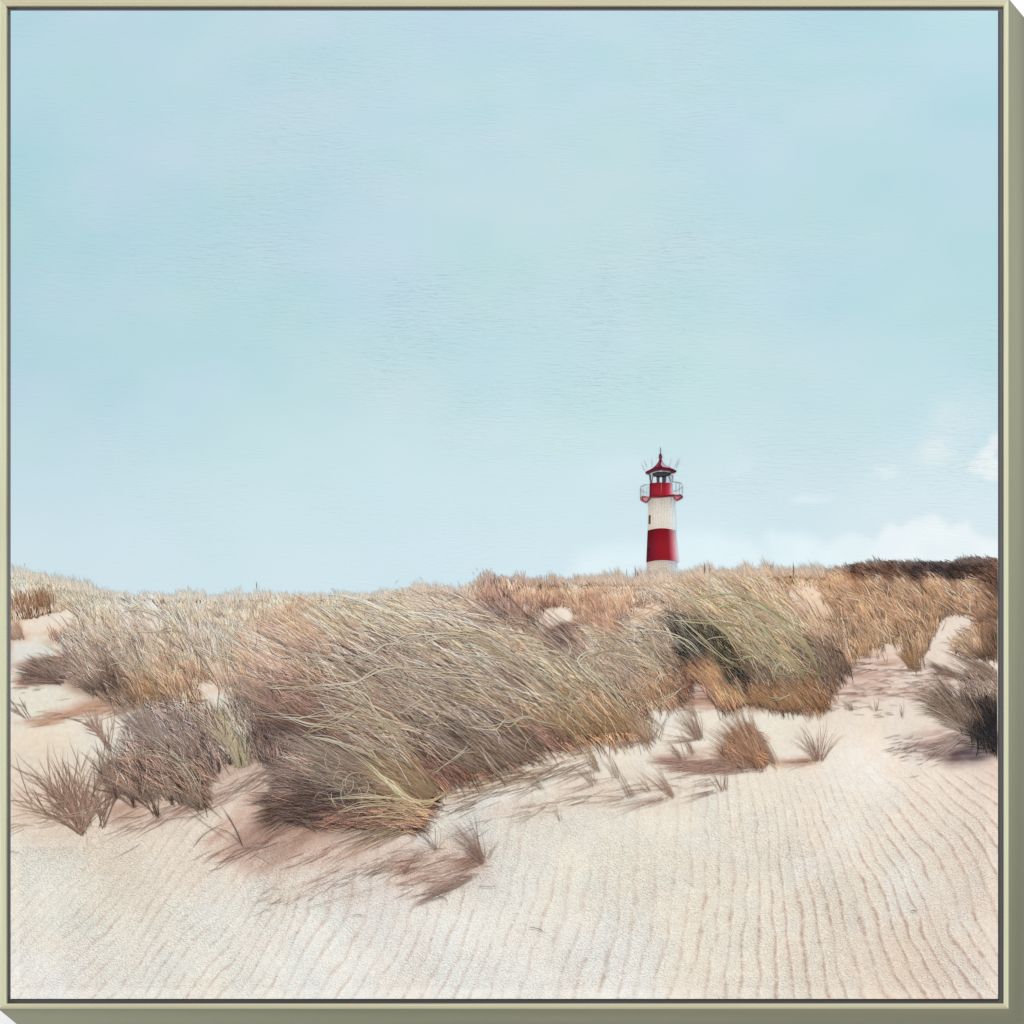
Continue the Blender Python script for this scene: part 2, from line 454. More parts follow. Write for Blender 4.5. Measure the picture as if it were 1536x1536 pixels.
# ---------------------------------------------------------------- ground tones (also the underpainting of the grass)
PAL = np.array([  # x, y, r, g, b : mean tone of the dune and its grass
    (25, 870, 225, 208, 186), (60, 882, 220, 195, 166), (45, 905, 168, 122, 92), (120, 892, 224, 197, 168), (200, 905, 224, 202, 178), (280, 908, 224, 194, 170),
    (350, 902, 222, 194, 170), (330, 940, 220, 194, 172), (420, 900, 220, 195, 166), (430, 917, 190, 148, 118), (500, 900, 224, 198, 166),
    (560, 897, 217, 188, 160), (640, 887, 216, 174, 146), (700, 886, 203, 166, 142), (735, 892, 150, 106, 86), (745, 908, 110, 86, 82),
    (790, 887, 172, 124, 96), (820, 897, 162, 116, 86), (860, 887, 200, 156, 122), (880, 907, 168, 124, 94), (920, 882, 206, 168, 136),
    (930, 905, 190, 140, 106), (990, 887, 216, 184, 156), (1060, 872, 216, 178, 144), (1130, 880, 210, 172, 138), (1190, 872, 190, 132, 88),
    (1250, 868, 178, 124, 84), (1260, 885, 188, 130, 86), (1300, 900, 182, 122, 78), (1340, 920, 168, 112, 72), (1400, 882, 172, 122, 80), (1350, 872, 156, 120, 84),
    (1285, 853, 96, 66, 52), (1310, 854, 74, 52, 44), (1335, 856, 84, 58, 46), (1360, 853, 70, 50, 42), (1380, 854, 50, 38, 38), (1405, 855, 46, 36, 36), (1430, 856, 48, 38, 36), (1455, 856, 60, 44, 38), (1480, 852, 84, 60, 48), (1494, 860, 96, 68, 52),
    (1400, 870, 176, 128, 88), (1310, 870, 176, 126, 84), (1450, 874, 176, 130, 92),
    (1450, 890, 168, 118, 78), (1480, 930, 124, 88, 62), (1450, 962, 132, 102, 76), (1490, 972, 112, 88, 66),
    (110, 945, 192, 168, 144), (150, 935, 207, 183, 154), (200, 925, 198, 178, 158), (230, 940, 188, 168, 148), (150, 970, 160, 140, 124),
    (130, 1000, 136, 116, 102), (160, 1020, 120, 100, 86), (200, 990, 156, 141, 122), (215, 1030, 170, 136, 102), (250, 1010, 196, 152, 114),
    (290, 1020, 206, 164, 130), (290, 970, 192, 166, 142), (330, 980, 186, 166, 142), (70, 1000, 128, 102, 92), (330, 1030, 206, 178, 154),
    (380, 960, 202, 168, 140), (430, 940, 207, 172, 144), (470, 930, 207, 177, 144), (480, 970, 192, 154, 128), (400, 1000, 186, 152, 132),
    (370, 1050, 158, 138, 120), (400, 1060, 122, 102, 92), (400, 1095, 84, 70, 66), (430, 1030, 150, 126, 112), (350, 1100, 142, 132, 112),
    (520, 960, 186, 162, 138), (600, 920, 207, 183, 144), (560, 940, 207, 183, 144), (640, 920, 207, 182, 154), (700, 920, 198, 173, 150),
    (700, 960, 196, 172, 134), (600, 975, 164, 144, 124), (560, 1000, 152, 128, 114), (640, 1000, 168, 148, 134), (720, 1010, 172, 148, 128),
    (520, 1020, 152, 128, 108), (480, 1040, 156, 122, 98), (600, 1040, 146, 118, 98), (540, 1060, 160, 132, 98), (620, 1080, 120, 101, 88),
    (660, 1060, 146, 127, 108), (700, 1090, 126, 107, 98), (760, 1050, 156, 137, 118), (740, 1110, 122, 98, 88), (650, 1140, 116, 86, 77),
    (700, 1150, 130, 91, 77), (560, 1090, 160, 141, 112), (520, 1110, 142, 122, 107), (580, 1150, 152, 127, 102), (790, 960, 192, 168, 140),
    (820, 1000, 192, 172, 134), (860, 1010, 186, 166, 132), (800, 1050, 170, 142, 108), (860, 1060, 156, 117, 78), (900, 1080, 176, 132, 93),
    (920, 1040, 176, 156, 127), (890, 1050, 166, 132, 93), (810, 1110, 146, 112, 92), (770, 1130, 142, 112, 92), (640, 1190, 150, 112, 84),
    (590, 1018, 118, 108, 108), (620, 1030, 150, 130, 116), (670, 1020, 138, 124, 118), (690, 1105, 96, 84, 76), (640, 1100, 100, 86, 76), (730, 1075, 120, 104, 94), (575, 1045, 128, 106, 82), (700, 1035, 172, 148, 116), (505, 1050, 120, 98, 84), (750, 1020, 150, 134, 124), (660, 975, 186, 164, 140), (560, 975, 150, 132, 118), (840, 1040, 160, 134, 100), (790, 1095, 118, 94, 80), (720, 1120, 96, 78, 70), (540, 1090, 140, 118, 104), (600, 1120, 150, 130, 110), (450, 1070, 130, 104, 90),
    (450, 1140, 150, 122, 112), (480, 1150, 108, 92, 84), (520, 1150, 104, 89, 80), (430, 1190, 108, 88, 79), (460, 1210, 80, 66, 58),
    (490, 1190, 78, 64, 60), (550, 1190, 106, 87, 73), (600, 1190, 166, 137, 103), (580, 1220, 140, 106, 82), (500, 1235, 120, 90, 76), (620, 1220, 164, 126, 98),
    (820, 945, 150, 126, 116), (840, 955, 98, 84, 84), (790, 925, 152, 127, 113), (880, 960, 186, 157, 132), (900, 940, 166, 127, 103),
    (930, 970, 176, 156, 132), (960, 930, 202, 178, 158), (970, 990, 166, 146, 122), (940, 1010, 152, 132, 117), (990, 1030, 176, 142, 108),
    (1000, 960, 150, 131, 112), (1010, 940, 108, 98, 84), (1030, 960, 68, 68, 59), (1040, 980, 48, 53, 53), (1050, 1000, 106, 78, 60),
    (1080, 990, 82, 74, 55), (1065, 1010, 192, 137, 92), (1085, 1040, 207, 152, 107), (1030, 1020, 150, 112, 87), (1100, 1020, 62, 60, 52), (1050, 1045, 150, 112, 97),
    (1050, 900, 198, 158, 120), (1100, 900, 194, 154, 120), (1100, 930, 152, 132, 98), (1080, 955, 96, 90, 67), (1130, 960, 122, 112, 87),
    (1150, 920, 164, 134, 104), (1190, 930, 182, 147, 112), (1160, 980, 130, 116, 83), (1200, 970, 106, 91, 72), (1230, 1000, 116, 91, 77),
    (1140, 1000, 117, 97, 77), (1140, 1040, 130, 101, 77), (1200, 1040, 166, 122, 87), (1180, 1060, 140, 101, 77), (1230, 1050, 181, 132, 92),
    (1250, 990, 112, 88, 77), (1200, 900, 207, 172, 143), (1230, 930, 196, 152, 114), (1250, 960, 152, 117, 87), (1280, 970, 166, 122, 82),
    (1310, 950, 166, 122, 78), (1340, 960, 152, 112, 73), (1480, 1030, 150, 127, 112), (1450, 1060, 92, 78, 64), (1480, 1060, 46, 39, 34),
    (1490, 1090, 32, 30, 32), (1440, 1030, 150, 127, 117), (200, 1090, 166, 142, 127), (240, 1080, 166, 142, 132), (280, 1090, 144, 124, 115),
    (270, 1130, 132, 108, 94), (220, 1140, 138, 110, 96), (170, 1180, 148, 118, 100), (130, 1200, 160, 128, 110), (300, 1110, 118, 99, 90),
    (330, 1080, 140, 121, 107), (300, 1180, 136, 107, 89)], float)

_m = (PAL[:, 0] > 1180) & (PAL[:, 1] < 965) & (PAL[:, 2:].mean(1) > 95)
PAL[_m, 2:] = PAL[_m, 2:] * 0.72 + np.array((206, 176, 142)) * 0.28
_m = (PAL[:, 0] > 1120) & (PAL[:, 0] < 1260) & (PAL[:, 1] > 1030)
PAL[_m, 2:] = PAL[_m, 2:] * 0.8 + np.array((120, 104, 84)) * 0.2
_m = (PAL[:, 0] > 380) & (PAL[:, 0] < 1000) & (PAL[:, 1] > 920)
PAL[_m, 2:] *= np.array((1.01, 0.985, 0.975))
_m = (PAL[:, 0] < 760) & (PAL[:, 1] < 1015) & (PAL[:, 2:].mean(1) > 115)
PAL[_m, 2:] = PAL[_m, 2:] * 0.82 + np.array((236, 214, 190)) * 0.18
_m = (PAL[:, 0] > 1180) & (PAL[:, 1] < 990) & (PAL[:, 2:].mean(1) > 95)
PAL[_m, 2:] = PAL[_m, 2:] * 0.88 + np.array((216, 190, 158)) * 0.12
_m = (PAL[:, 1] < 1020) & (PAL[:, 2:].mean(1) > 100)
PAL[_m, 2:] *= 1.09
_m = (PAL[:, 1] >= 1020) & (PAL[:, 1] < 1130) & (PAL[:, 0] < 1000)
PAL[_m, 2:] *= 1.05
_m = (PAL[:, 0] > 690) & (PAL[:, 0] < 1000) & (PAL[:, 1] < 935)
PAL[_m, 2:] = PAL[_m, 2:] * 0.84 + np.array((214, 188, 164)) * 0.16
_m = (PAL[:, 1] < 1015) & (PAL[:, 2:].mean(1) > 90)
PAL[_m, 2:] = PAL[_m, 2:] * 0.88 + np.array((234, 216, 196)) * 0.12
_m = (PAL[:, 0] > 690) & (PAL[:, 1] < 985) & (PAL[:, 2:].mean(1) > 90)
PAL[_m, 2:] = PAL[_m, 2:] * 0.90 + np.array((214, 196, 172)) * 0.10
_m = (PAL[:, 0] > 380) & (PAL[:, 0] < 1000) & (PAL[:, 1] >= 1015) & (PAL[:, 1] < 1130)
PAL[_m, 2:] *= 1.04
PAL[:, 2:] *= np.array((1.015, 0.985, 0.985))
PAL[:, 2:] = np.minimum(PAL[:, 2:], 232)
_l = PAL[:, 2:].mean(1, keepdims=True)
PAL[:, 2:] = PAL[:, 2:] * 0.93 + _l * 0.07
gs = 1.4
gxs = np.linspace(CX0, CX1, int((CX1 - CX0) / gs) + 1)
gys = np.linspace(832, CY1, int((CY1 - 832) / gs) + 1)
X, Y = np.meshgrid(gxs, gys)
SH = X.shape
SANDC = [(60, 1000, 214, 212, 204), (60, 1050, 213, 207, 195), (60, 1130, 213, 200, 183), (60, 1210, 214, 200, 184), (180, 1260, 219, 208, 194),
         (60, 1290, 221, 219, 210), (300, 1300, 222, 212, 200), (100, 1400, 223, 220, 211), (60, 1480, 227, 225, 222), (300, 1400, 224, 223, 216),
         (500, 1450, 225, 225, 221), (700, 1400, 226, 225, 221), (700, 1300, 222, 218, 211), (700, 1230, 216, 213, 207), (900, 1300, 222, 218, 208), (900, 1450, 226, 224, 219),
         (1100, 1200, 221, 215, 205), (1100, 1400, 223, 217, 206), (1300, 1150, 223, 213, 204), (1300, 1300, 220, 212, 201), (1200, 1400, 221, 213, 201),
         (1350, 1430, 219, 205, 190), (1485, 1200, 217, 203, 192), (1485, 1330, 219, 206, 194), (1485, 1470, 221, 209, 199), (1430, 1250, 218, 206, 195), (1420, 1380, 219, 208, 197), (1300, 1240, 223, 216, 206),
         (1350, 1330, 219, 214, 206), (1000, 1070, 217, 211, 201), (1150, 1100, 217, 209, 197), (1300, 1080, 217, 206, 193), (1400, 1010, 216, 204, 194),
         (1300, 1010, 208, 188, 177), (220, 1070, 214, 212, 205), (140, 1090, 214, 206, 194), (830, 930, 222, 208, 194), (1430, 930, 218, 204, 194),
         (1200, 890, 222, 198, 180), (960, 930, 212, 190, 175), (880, 1180, 219, 213, 203), (60, 935, 217, 208, 198), (560, 1330, 220, 214, 208)]
gx = np.linspace(CX0, CX1, 150)
gy = np.linspace(832, CY1, 70)
GX, GY = np.meshgrid(gx, gy)
G = upsample(idw(SANDC, GX, GY, 3.4, 900).reshape(70, 150, 3), *SH)
UND = upsample(idw(PAL, GX, GY, 3.6, 60, 1.2).reshape(70, 150, 3), *SH)


def patch(poly, col, alpha, feather, seed, rough=4, streak=None, under=False):
    """blend a soft-edged patch of pigment into the ground raster"""
    global G
    jx = X + rough * 2 * vnoise(SH, 14, seed, (0.4, 1.6)) + rough * vnoise(SH, 5, seed + 1, (0.6, 1.2))
    jy = Y + rough * 2 * vnoise(SH, 14, seed + 2, (0.4, 1.6)) + rough * vnoise(SH, 5, seed + 3, (0.6, 1.2))
    a = blur(inside(poly, jx, jy).astype(float), feather / gs) * alpha
    if streak:
        ang, amt, cell = streak
        # noise stretched along a direction (degrees, 0 = to the right, up positive)
        ca, sa = math.cos(math.radians(ang)), math.sin(math.radians(ang))
        u = X * ca - Y * sa
        vv = X * sa + Y * ca
        a = a * np.clip(1 + amt * 2 * (pnoise(u / 9, vv, cell) + 0.6 * pnoise(u / 6 + 90, vv + 50, cell * 0.45)), 0, 1.6)
        a = np.clip(a, 0, 1)
    c = UND if under else np.array(col)
    G = G * (1 - a[..., None]) + c * a[..., None]


# grass-covered ground
LOW = [(16, 1000), (60, 1020), (100, 1030), (150, 1056), (245, 1048), (300, 1042), (335, 1035), (352, 1060), (345, 1110), (355, 1148), (380, 1146), (420, 1120), (440, 1180), (430, 1235), (625, 1250),
       (640, 1200), (700, 1165), (760, 1155), (810, 1128), (970, 1108), (960, 1058), (1040, 1060), (1240, 1066), (1260, 1020), (1300, 975),
       (1380, 965), (1400, 935), (1497, 925), (1497, 830), (16, 830)]
patch(LOW, None, 0.93, 6, 200, 5, None, True)
# open sand left between the clumps
for i, (p, c, a, fe) in enumerate([
        ([(28, 930), (80, 918), (112, 915), (105, 935), (60, 952), (34, 948)], (218, 210, 200), 0.9, 3),
        ([(38, 952), (82, 950), (85, 958), (50, 962)], (216, 212, 204), 0.85, 3),
        ([(16, 962), (60, 960), (110, 972), (90, 985), (50, 985), (16, 1000)], (212, 211, 205), 0.95, 4),
        ([(300, 1022), (318, 1018), (322, 1034), (300, 1038)], (214, 208, 198), 0.8, 3),
        ([(392, 950), (425, 934), (454, 924), (450, 942), (410, 960)], (218, 203, 182), 0.9, 4),
        ([(772, 952), (798, 928), (810, 914), (857, 909), (862, 926), (834, 942), (806, 952)], (222, 210, 198), 0.95, 3),
        ([(925, 940), (965, 905), (1010, 898), (1010, 912), (960, 935), (935, 950)], (212, 188, 173), 0.85, 5),
        ([(1172, 892), (1188, 878), (1240, 876), (1232, 890), (1216, 902), (1208, 918), (1192, 912)], (224, 202, 186), 0.92, 3),
        ([(1218, 912), (1240, 907), (1262, 915), (1240, 925), (1225, 928)], (216, 196, 180), 0.85, 3),
        ([(1408, 925), (1425, 921), (1465, 922), (1455, 945), (1420, 965), (1385, 975), (1400, 945)], (216, 201, 190), 0.9, 4),
        ([(1325, 966), (1350, 964), (1360, 972), (1330, 978)], (216, 200, 190), 0.9, 3),
        ([(1385, 975), (1420, 955), (1440, 970), (1420, 990), (1380, 990)], (214, 198, 186), 0.9, 4),
        ([(1028, 1024), (1050, 1022), (1062, 1040), (1040, 1048), (1030, 1040)], (200, 182, 172), 0.8, 3)]):
    patch(p, c, a, fe, 230 + i * 5, 3)
for i, p_ in enumerate(([(322, 1000), (345, 958), (400, 932), (455, 918), (480, 940), (430, 985), (375, 1005), (345, 1036)],
                        [(925, 940), (960, 905), (1015, 893), (1010, 915), (965, 938)], [(1190, 885), (1230, 880), (1255, 905), (1250, 930), (1215, 915)],
                        [(240, 912), (330, 912), (420, 918), (360, 945), (330, 958), (280, 930)],
                        [(470, 905), (560, 900), (600, 905), (520, 925)])):
    patch(p_, (218, 196, 174), 0.7, 5, 270 + 5 * i, 4, (20, 0.6, 5))
# brown wind-shadow streaks on the sand
patch([(16, 1085), (60, 1074), (120, 1052), (160, 1050), (250, 1050), (330, 1052), (290, 1060), (200, 1066), (130, 1076), (60, 1088)], (180, 144, 124), 0.75, 4, 300, 3, (14, 0.5, 6))
patch([(20, 1012), (80, 1015), (95, 1026), (60, 1030), (20, 1030)], (168, 134, 118), 0.75, 3, 305, 3, (4, 0.4, 4))
patch([(20, 1180), (140, 1160), (300, 1130), (420, 1110), (470, 1130), (400, 1190), (320, 1230), (250, 1245), (110, 1268), (20, 1270)], (208, 188, 172), 0.45, 12, 310, 8, (12, 0.7, 9))
patch([(150, 1215), (170, 1196), (260, 1190), (315, 1140), (420, 1112), (430, 1130), (350, 1185), (315, 1215), (240, 1235), (170, 1243)], (178, 148, 134), 0.62, 8, 320, 5, (20, 0.6, 7))
patch([(300, 1270), (330, 1235), (390, 1170), (430, 1130), (450, 1180), (420, 1230), (500, 1240), (622, 1252), (600, 1275), (520, 1290), (450, 1300), (390, 1312), (330, 1296)],
      (196, 168, 154), 0.75, 8, 330, 6, (30, 0.5, 8))
patch([(340, 1262), (400, 1210), (440, 1215), (480, 1232), (560, 1238), (480, 1262), (420, 1285), (360, 1284)], (156, 124, 110), 0.75, 10, 340, 5, (28, 0.5, 8))
patch([(430, 1300), (520, 1275), (640, 1255), (735, 1262), (735, 1320), (640, 1352), (560, 1340), (480, 1345), (400, 1340)], (206, 182, 168), 0.45, 14, 350, 8, (22, 0.9, 8))
patch([(560, 1290), (640, 1283), (735, 1280), (725, 1300), (670, 1330), (600, 1322)], (182, 148, 132), 0.5, 8, 355, 5, (15, 0.9, 6))
patch([(620, 1185), (700, 1152), (760, 1150), (830, 1125), (900, 1128), (860, 1150), (780, 1170), (700, 1200), (640, 1210)], (214, 198, 182), 0.8, 5, 360, 4, (18, 0.5, 5))
patch([(650, 1165), (720, 1150), (735, 1162), (660, 1182)], (172, 132, 112), 0.7, 6, 362, 4, (10, 0.3, 5))
patch([(970, 1135), (1050, 1125), (1110, 1110), (1148, 1120), (1150, 1150), (1060, 1160), (1000, 1155)], (182, 150, 134), 0.65, 6, 370, 4, (3, 0.7, 4))
patch([(1000, 1045), (1060, 1040), (1110, 1050), (1190, 1066), (1090, 1064), (1020, 1058)], (172, 138, 122), 0.6, 4, 375, 4, (0, 0.7, 4))
patch([(1250, 985), (1290, 975), (1420, 995), (1440, 1030), (1400, 1045), (1340, 1040), (1250, 1060)], (188, 158, 144), 0.65, 8, 380, 7, (2, 1.0, 4))
patch([(1330, 1110), (1400, 1095), (1430, 1080), (1497, 1090), (1497, 1135), (1450, 1146), (1400, 1145)], (150, 122, 118), 0.5, 10, 390, 5, (8, 0.8, 5))
patch([(1408, 1138), (1425, 1122), (1452, 1108), (1497, 1095), (1497, 1130), (1470, 1141), (1430, 1145)], (78, 64, 68), 0.9, 7, 400, 5, (5, 0.25, 4))
patch([(700, 1230), (800, 1180), (960, 1150), (1080, 1190), (960, 1215), (860, 1220)], (205, 184, 168), 0.35, 12, 410, 6, (12, 1.0, 5))
patch([(1150, 1140), (1240, 1132), (1225, 1150), (1160, 1152)], (196, 166, 146), 0.6, 4, 415, 3, (3, 0.7, 4))
patch([(1460, 1142), (1497, 1130), (1497, 1200), (1480, 1180)], (206, 178, 162), 0.4, 10, 420)

# wind ripples: a field of line directions (dx per unit upwards) is traced up from the bottom edge
FLOW = [(60, 1450, .9), (170, 1450, .82), (300, 1400, .8), (550, 1450, .66), (720, 1450, .47), (860, 1450, .35), (965, 1450, .25),
        (1050, 1430, .2), (1130, 1400, .03), (1215, 1400, -.15), (1300, 1420, -.3), (1390, 1430, -.45), (1470, 1440, -.85), (1440, 1300, -.38),
        (1370, 1230, -.7), (1460, 1330, -.4), (1450, 1240, -.9), (1460, 1170, -1.6), (1300, 1230, -.4), (1150, 1250, -.06), (1000, 1250, .05),
        (800, 1350, .2), (520, 1320, .15), (620, 1300, .15), (1340, 1170, -1.3), (1230, 1160, -.4), (200, 1320, .7)]
fl = upsample(idw(FLOW, GX, GY, 3.0, 1500).reshape(70, 150, 1), *SH)[..., 0]
U = np.zeros(SH)
U[-1] = gxs
dyy = gys[1] - gys[0]
for r in range(SH[0] - 2, -1, -1):
    if gys[r] < 1090:
        U[r] = U[r + 1]
        continue
    U[r] = np.interp(gxs - fl[r] * dyy, gxs, U[r + 1], left=None, right=None)
    # let lines enter from the right and left edges
    over = (gxs - fl[r] * dyy) > gxs[-1]
    U[r][over] = U[r + 1][-1] + ((gxs - fl[r] * dyy)[over] - gxs[-1]) * 1.0
    under = (gxs - fl[r] * dyy) < gxs[0]
    U[r][under] = U[r + 1][0] + ((gxs - fl[r] * dyy)[under] - gxs[0]) * 1.0
sp = np.interp(U, [-400, 0, 500, 900, 1200, 1500, 2600], [27, 27, 31, 36, 37, 40, 30])
ph = U / sp * 1.0
# integrate spacing properly along u
ul = np.linspace(-900, 3600, 4501)
spl = np.interp(ul, [-400, 0, 500, 900, 1200, 1500, 2600], [25, 25, 28, 31, 31, 31, 24])
phl = np.cumsum(1.0 / spl)
ph = np.interp(U, ul, phl) * 1.12
ph += 0.4 * vnoise(SH, 60, 500, (1.4, 1)) * 2 + 0.19 * vnoise(SH, 17, 501, (1.2, 1)) * 2
fr = ph - np.floor(ph)
ln = np.floor(ph)
lw = 0.12 + 0.05 * vnoise(SH, 25, 503)
band = np.exp(-((fr - 0.5) / lw) ** 2) + 0.35 * np.exp(-np.clip((0.5 - fr), 0, 1) / 0.16) * (fr < 0.5)
lite = np.exp(-((fr - 0.68) / 0.10) ** 2)
AMPC = [(60, 1450, .28), (200, 1420, .5), (330, 1380, .5), (400, 1320, .4), (520, 1310, .5), (630, 1340, .5), (560, 1450, .42), (730, 1450, .42), (700, 1260, .2),
        (850, 1400, .34), (980, 1440, .4), (1090, 1430, .55), (1130, 1400, .5), (1220, 1400, .6), (1290, 1440, .9), (1350, 1440, 1.), (1400, 1400, .9),
        (1460, 1440, .9), (1440, 1300, .9), (1350, 1240, .65), (1250, 1260, .45), (1150, 1260, .4), (1000, 1260, .15), (1450, 1190, .6), (1350, 1170, .35),
        (1200, 1170, .2), (900, 1250, .06), (100, 1320, .15), (1340, 1320, .7), (1050, 1340, .5), (1400, 1340, .8), (900, 1480, .5)]
amp = upsample(idw(AMPC, GX, GY, 3.0, 900).reshape(70, 150, 1), *SH)[..., 0]
broken = np.clip(0.95 + 0.9 * vnoise(SH, 40, 504, (1.6, 0.8)) + 1.1 * vnoise(SH, 11, 505, (1.6, 0.8)), 0.05, 1.4)
grain0 = rng.random(SH)
speck = np.clip(0.55 + 0.9 * blur(grain0 - 0.5, 1) * 5 + 0.35, 0.2, 1.6)
amp = amp * np.clip((Y - 1125) / 60, 0, 1) * np.interp(X, [900, 1150], [0.85, 1.0])
a = np.clip(band * amp * broken * speck * 0.72, 0, 0.85)[..., None]
G = G * (1 - a) + np.array((182, 158, 144)) * a
G += (lite * amp * broken * 8)[..., None]
# general mottling of the sand
mot = 4.5 * vnoise(SH, 30, 510) + 3 * vnoise(SH, 9, 511)
G += mot[..., None] * np.array([0.9, 1.0, 1.0])
G += (vnoise(SH, 22, 512)[..., None]) * np.array([5, 0, -4])
gn = blur(rng.random(SH) - 0.5, 1)
G += (gn * 27)[..., None] * np.array([1.0, 1.0, 1.0])
# bluish white glints of the paint
for (bx, by, br) in ((1270, 1250, 26), (1350, 1320, 26), (1310, 1160, 40), (1205, 1300, 24), (560, 1370, 60), (330, 1370, 50), (140, 1440, 30)):
    q = np.exp(-(((X - bx) / br) ** 2 + ((Y - by) / br) ** 2)) * (0.5 + vnoise(SH, 10, 520))
    q = np.clip(q, 0, 1)[..., None] * 0.6
    G = G * (1 - q) + np.array((229, 228, 228)) * q
galpha = np.clip((Y - 1060) / 220, 0.25, 1) * (0.85 + 0.5 * vnoise(SH, 40, 530))
galpha = np.where((Y > 1080) & (X < 130) & (Y < 1270), galpha * 0.6, galpha)
edge = np.minimum(np.minimum(X - 16, 1497 - X), CY1 - Y)
galpha *= np.clip(edge / 20, 0.65, 1)
keep = (Y[:-1, :-1] >= hor(X[:-1, :-1]) + 2)
G = np.clip(G * np.array([1.082, 1.078, 1.062]), 0, 250)
grid_mesh('painted_sand', gxs, gys, G, galpha, M_SAND, 0.0, keep)


# ---------------------------------------------------------------- brush strokes (grass blades in relief)
FILTER = [False]


class Strokes:
    def __init__(self, name, z, label=None):
        self.name, self.z, self.label = name, z, label
        self.V, self.F, self.C = [], [], []
        self.n = 0

    def add(self, x, y, ang, L, bend, wid, c0, c1, zoff=None, seg=6, wave=0.0, taper0=0.6, relief=0.22):
        """x, y root; ang degrees (90 up, 180 left); bend degrees over the length; c0 root colour, c1 tip colour"""
        N = len(x)
        if N == 0:
            return
        t = np.linspace(0, 1, seg + 1)
        a0 = np.radians(ang)[:, None]
        bd = np.radians(bend)[:, None]
        ph_ = rng.random((N, 1)) * 6.28
        A = a0 + bd * t[None, :] + wave * np.sin(t[None, :] * 6.0 + ph_)
        ds = (L / seg)[:, None]
        px = x[:, None] + np.concatenate([np.zeros((N, 1)), np.cumsum(np.cos(A[:, :-1]) * ds, 1)], 1)
        py = y[:, None] - np.concatenate([np.zeros((N, 1)), np.cumsum(np.sin(A[:, :-1]) * ds, 1)], 1)
        if FILTER[0]:
            ok = np.ones(N, bool)
            for h_ in HOLES:
                hit = np.zeros(N, bool)
                for q_ in (1, seg // 2, seg - 1, seg):
                    hit |= inside(h_, px[:, q_], py[:, q_])
                ok &= ~hit | (rng.random(N) < 0.12)
            ok &= py.min(1) > hor(px[:, -1]) - 5 - 5 * rng.random(N)
            px, py, A, wid, c0, c1, zoff = px[ok], py[ok], A[ok], wid[ok], c0[ok], c1[ok], (zoff[ok] if zoff is not None else None)
            N = len(px)
            if N == 0:
                return
        pxc = np.clip(px, CX0 + 0.6, CX1 - 0.6)
        pyc = np.clip(py, CY0 + 1, CY1 - 0.6)
        nx = -np.sin(A)
        ny = -np.cos(A)
        prof = np.where(t < 0.35, taper0 + (1 - taper0) * t / 0.35, 1 - ((t - 0.35) / 0.65) ** 1.6 * 0.88)
        hw = 0.5 * wid[:, None] * prof[None, :]
        if zoff is None:
            zoff = rng.random(N) * 0.00035
        zz = (self.z + zoff)[:, None] + np.zeros_like(px)
        hz = relief * hw / 1000.0 * 2.0
        P = np.empty((N, seg + 1, 3, 3))
        for k, s in enumerate((-1, 0, 1)):
            P[:, :, k, 0] = PX(np.clip(pxc + nx * hw * s, CX0 + 0.3, CX1 - 0.3))
            P[:, :, k, 2] = PZ(pyc + ny * hw * s)
            P[:, :, k, 1] = -(zz + (hz if s == 0 else 0))
        tt = t[None, :, None]
        col = c0[:, None, :] * (1 - tt) + c1[:, None, :] * tt
        col = np.clip(col, 8, 244)
        C = np.repeat(pig(col)[:, :, None, :], 3, axis=2)
        base = self.n + (np.arange(N) * (seg + 1) * 3)[:, None, None]
        i = np.arange(seg)[None, :, None] * 3
        k = np.arange(2)[None, None, :]
        v0 = base + i + k
        F = np.stack([v0, v0 + 3, v0 + 4, v0 + 1], -1).reshape(-1, 4)
        self.V.append(P.reshape(-1, 3))
        self.C.append(C.reshape(-1, 3))
        self.F.append(F)
        self.n += N * (seg + 1) * 3

    def build(self):
        if not self.V:
            return None
        o = link(self.name, np.concatenate(self.V), np.concatenate(self.F), M_STROKE, root, np.concatenate(self.C))
        if self.label:
            o['label'] = self.label
        return o


def sample(poly, n):
    p = np.array(poly, float)
    x0, y0 = p.min(0)
    x1, y1 = p.max(0)
    X_, Y_ = [], []
    got = 0
    while got < n:
        x = rng.uniform(x0, x1, n * 2)
        y = rng.uniform(y0, y1, n * 2)
        m = inside(poly, x, y)
        X_.append(x[m])
        Y_.append(y[m])
        got += m.sum()
    return np.concatenate(X_)[:n], np.concatenate(Y_)[:n]


def palette(x, y):
    return idw(PAL, x, y, 4.0, 40, 1.2)


def tones(mid, contrast, n, warm=6.0):
    lum = mid.mean(1, keepdims=True)
    mid = (mid * 0.93 + lum * 0.07) * 1.0
    s = rng.normal(0, 1, n)
    s = np.clip(s, -2.2, 2.4) * contrast
    u = rng.random(n)
    s = np.where(u < 0.25, s - contrast * 1.5, s)
    k = (u > 0.80)
    s = np.where(k, s * 0.5 + contrast * 1.0, s)
    c = mid * (1 + s[:, None])
    c = c + k[:, None] * (c.mean(1, keepdims=True) - c) * 0.2
    c = c + rng.normal(0, warm, n)[:, None] * np.array([1.0, 0.1, -1.0])
    return c


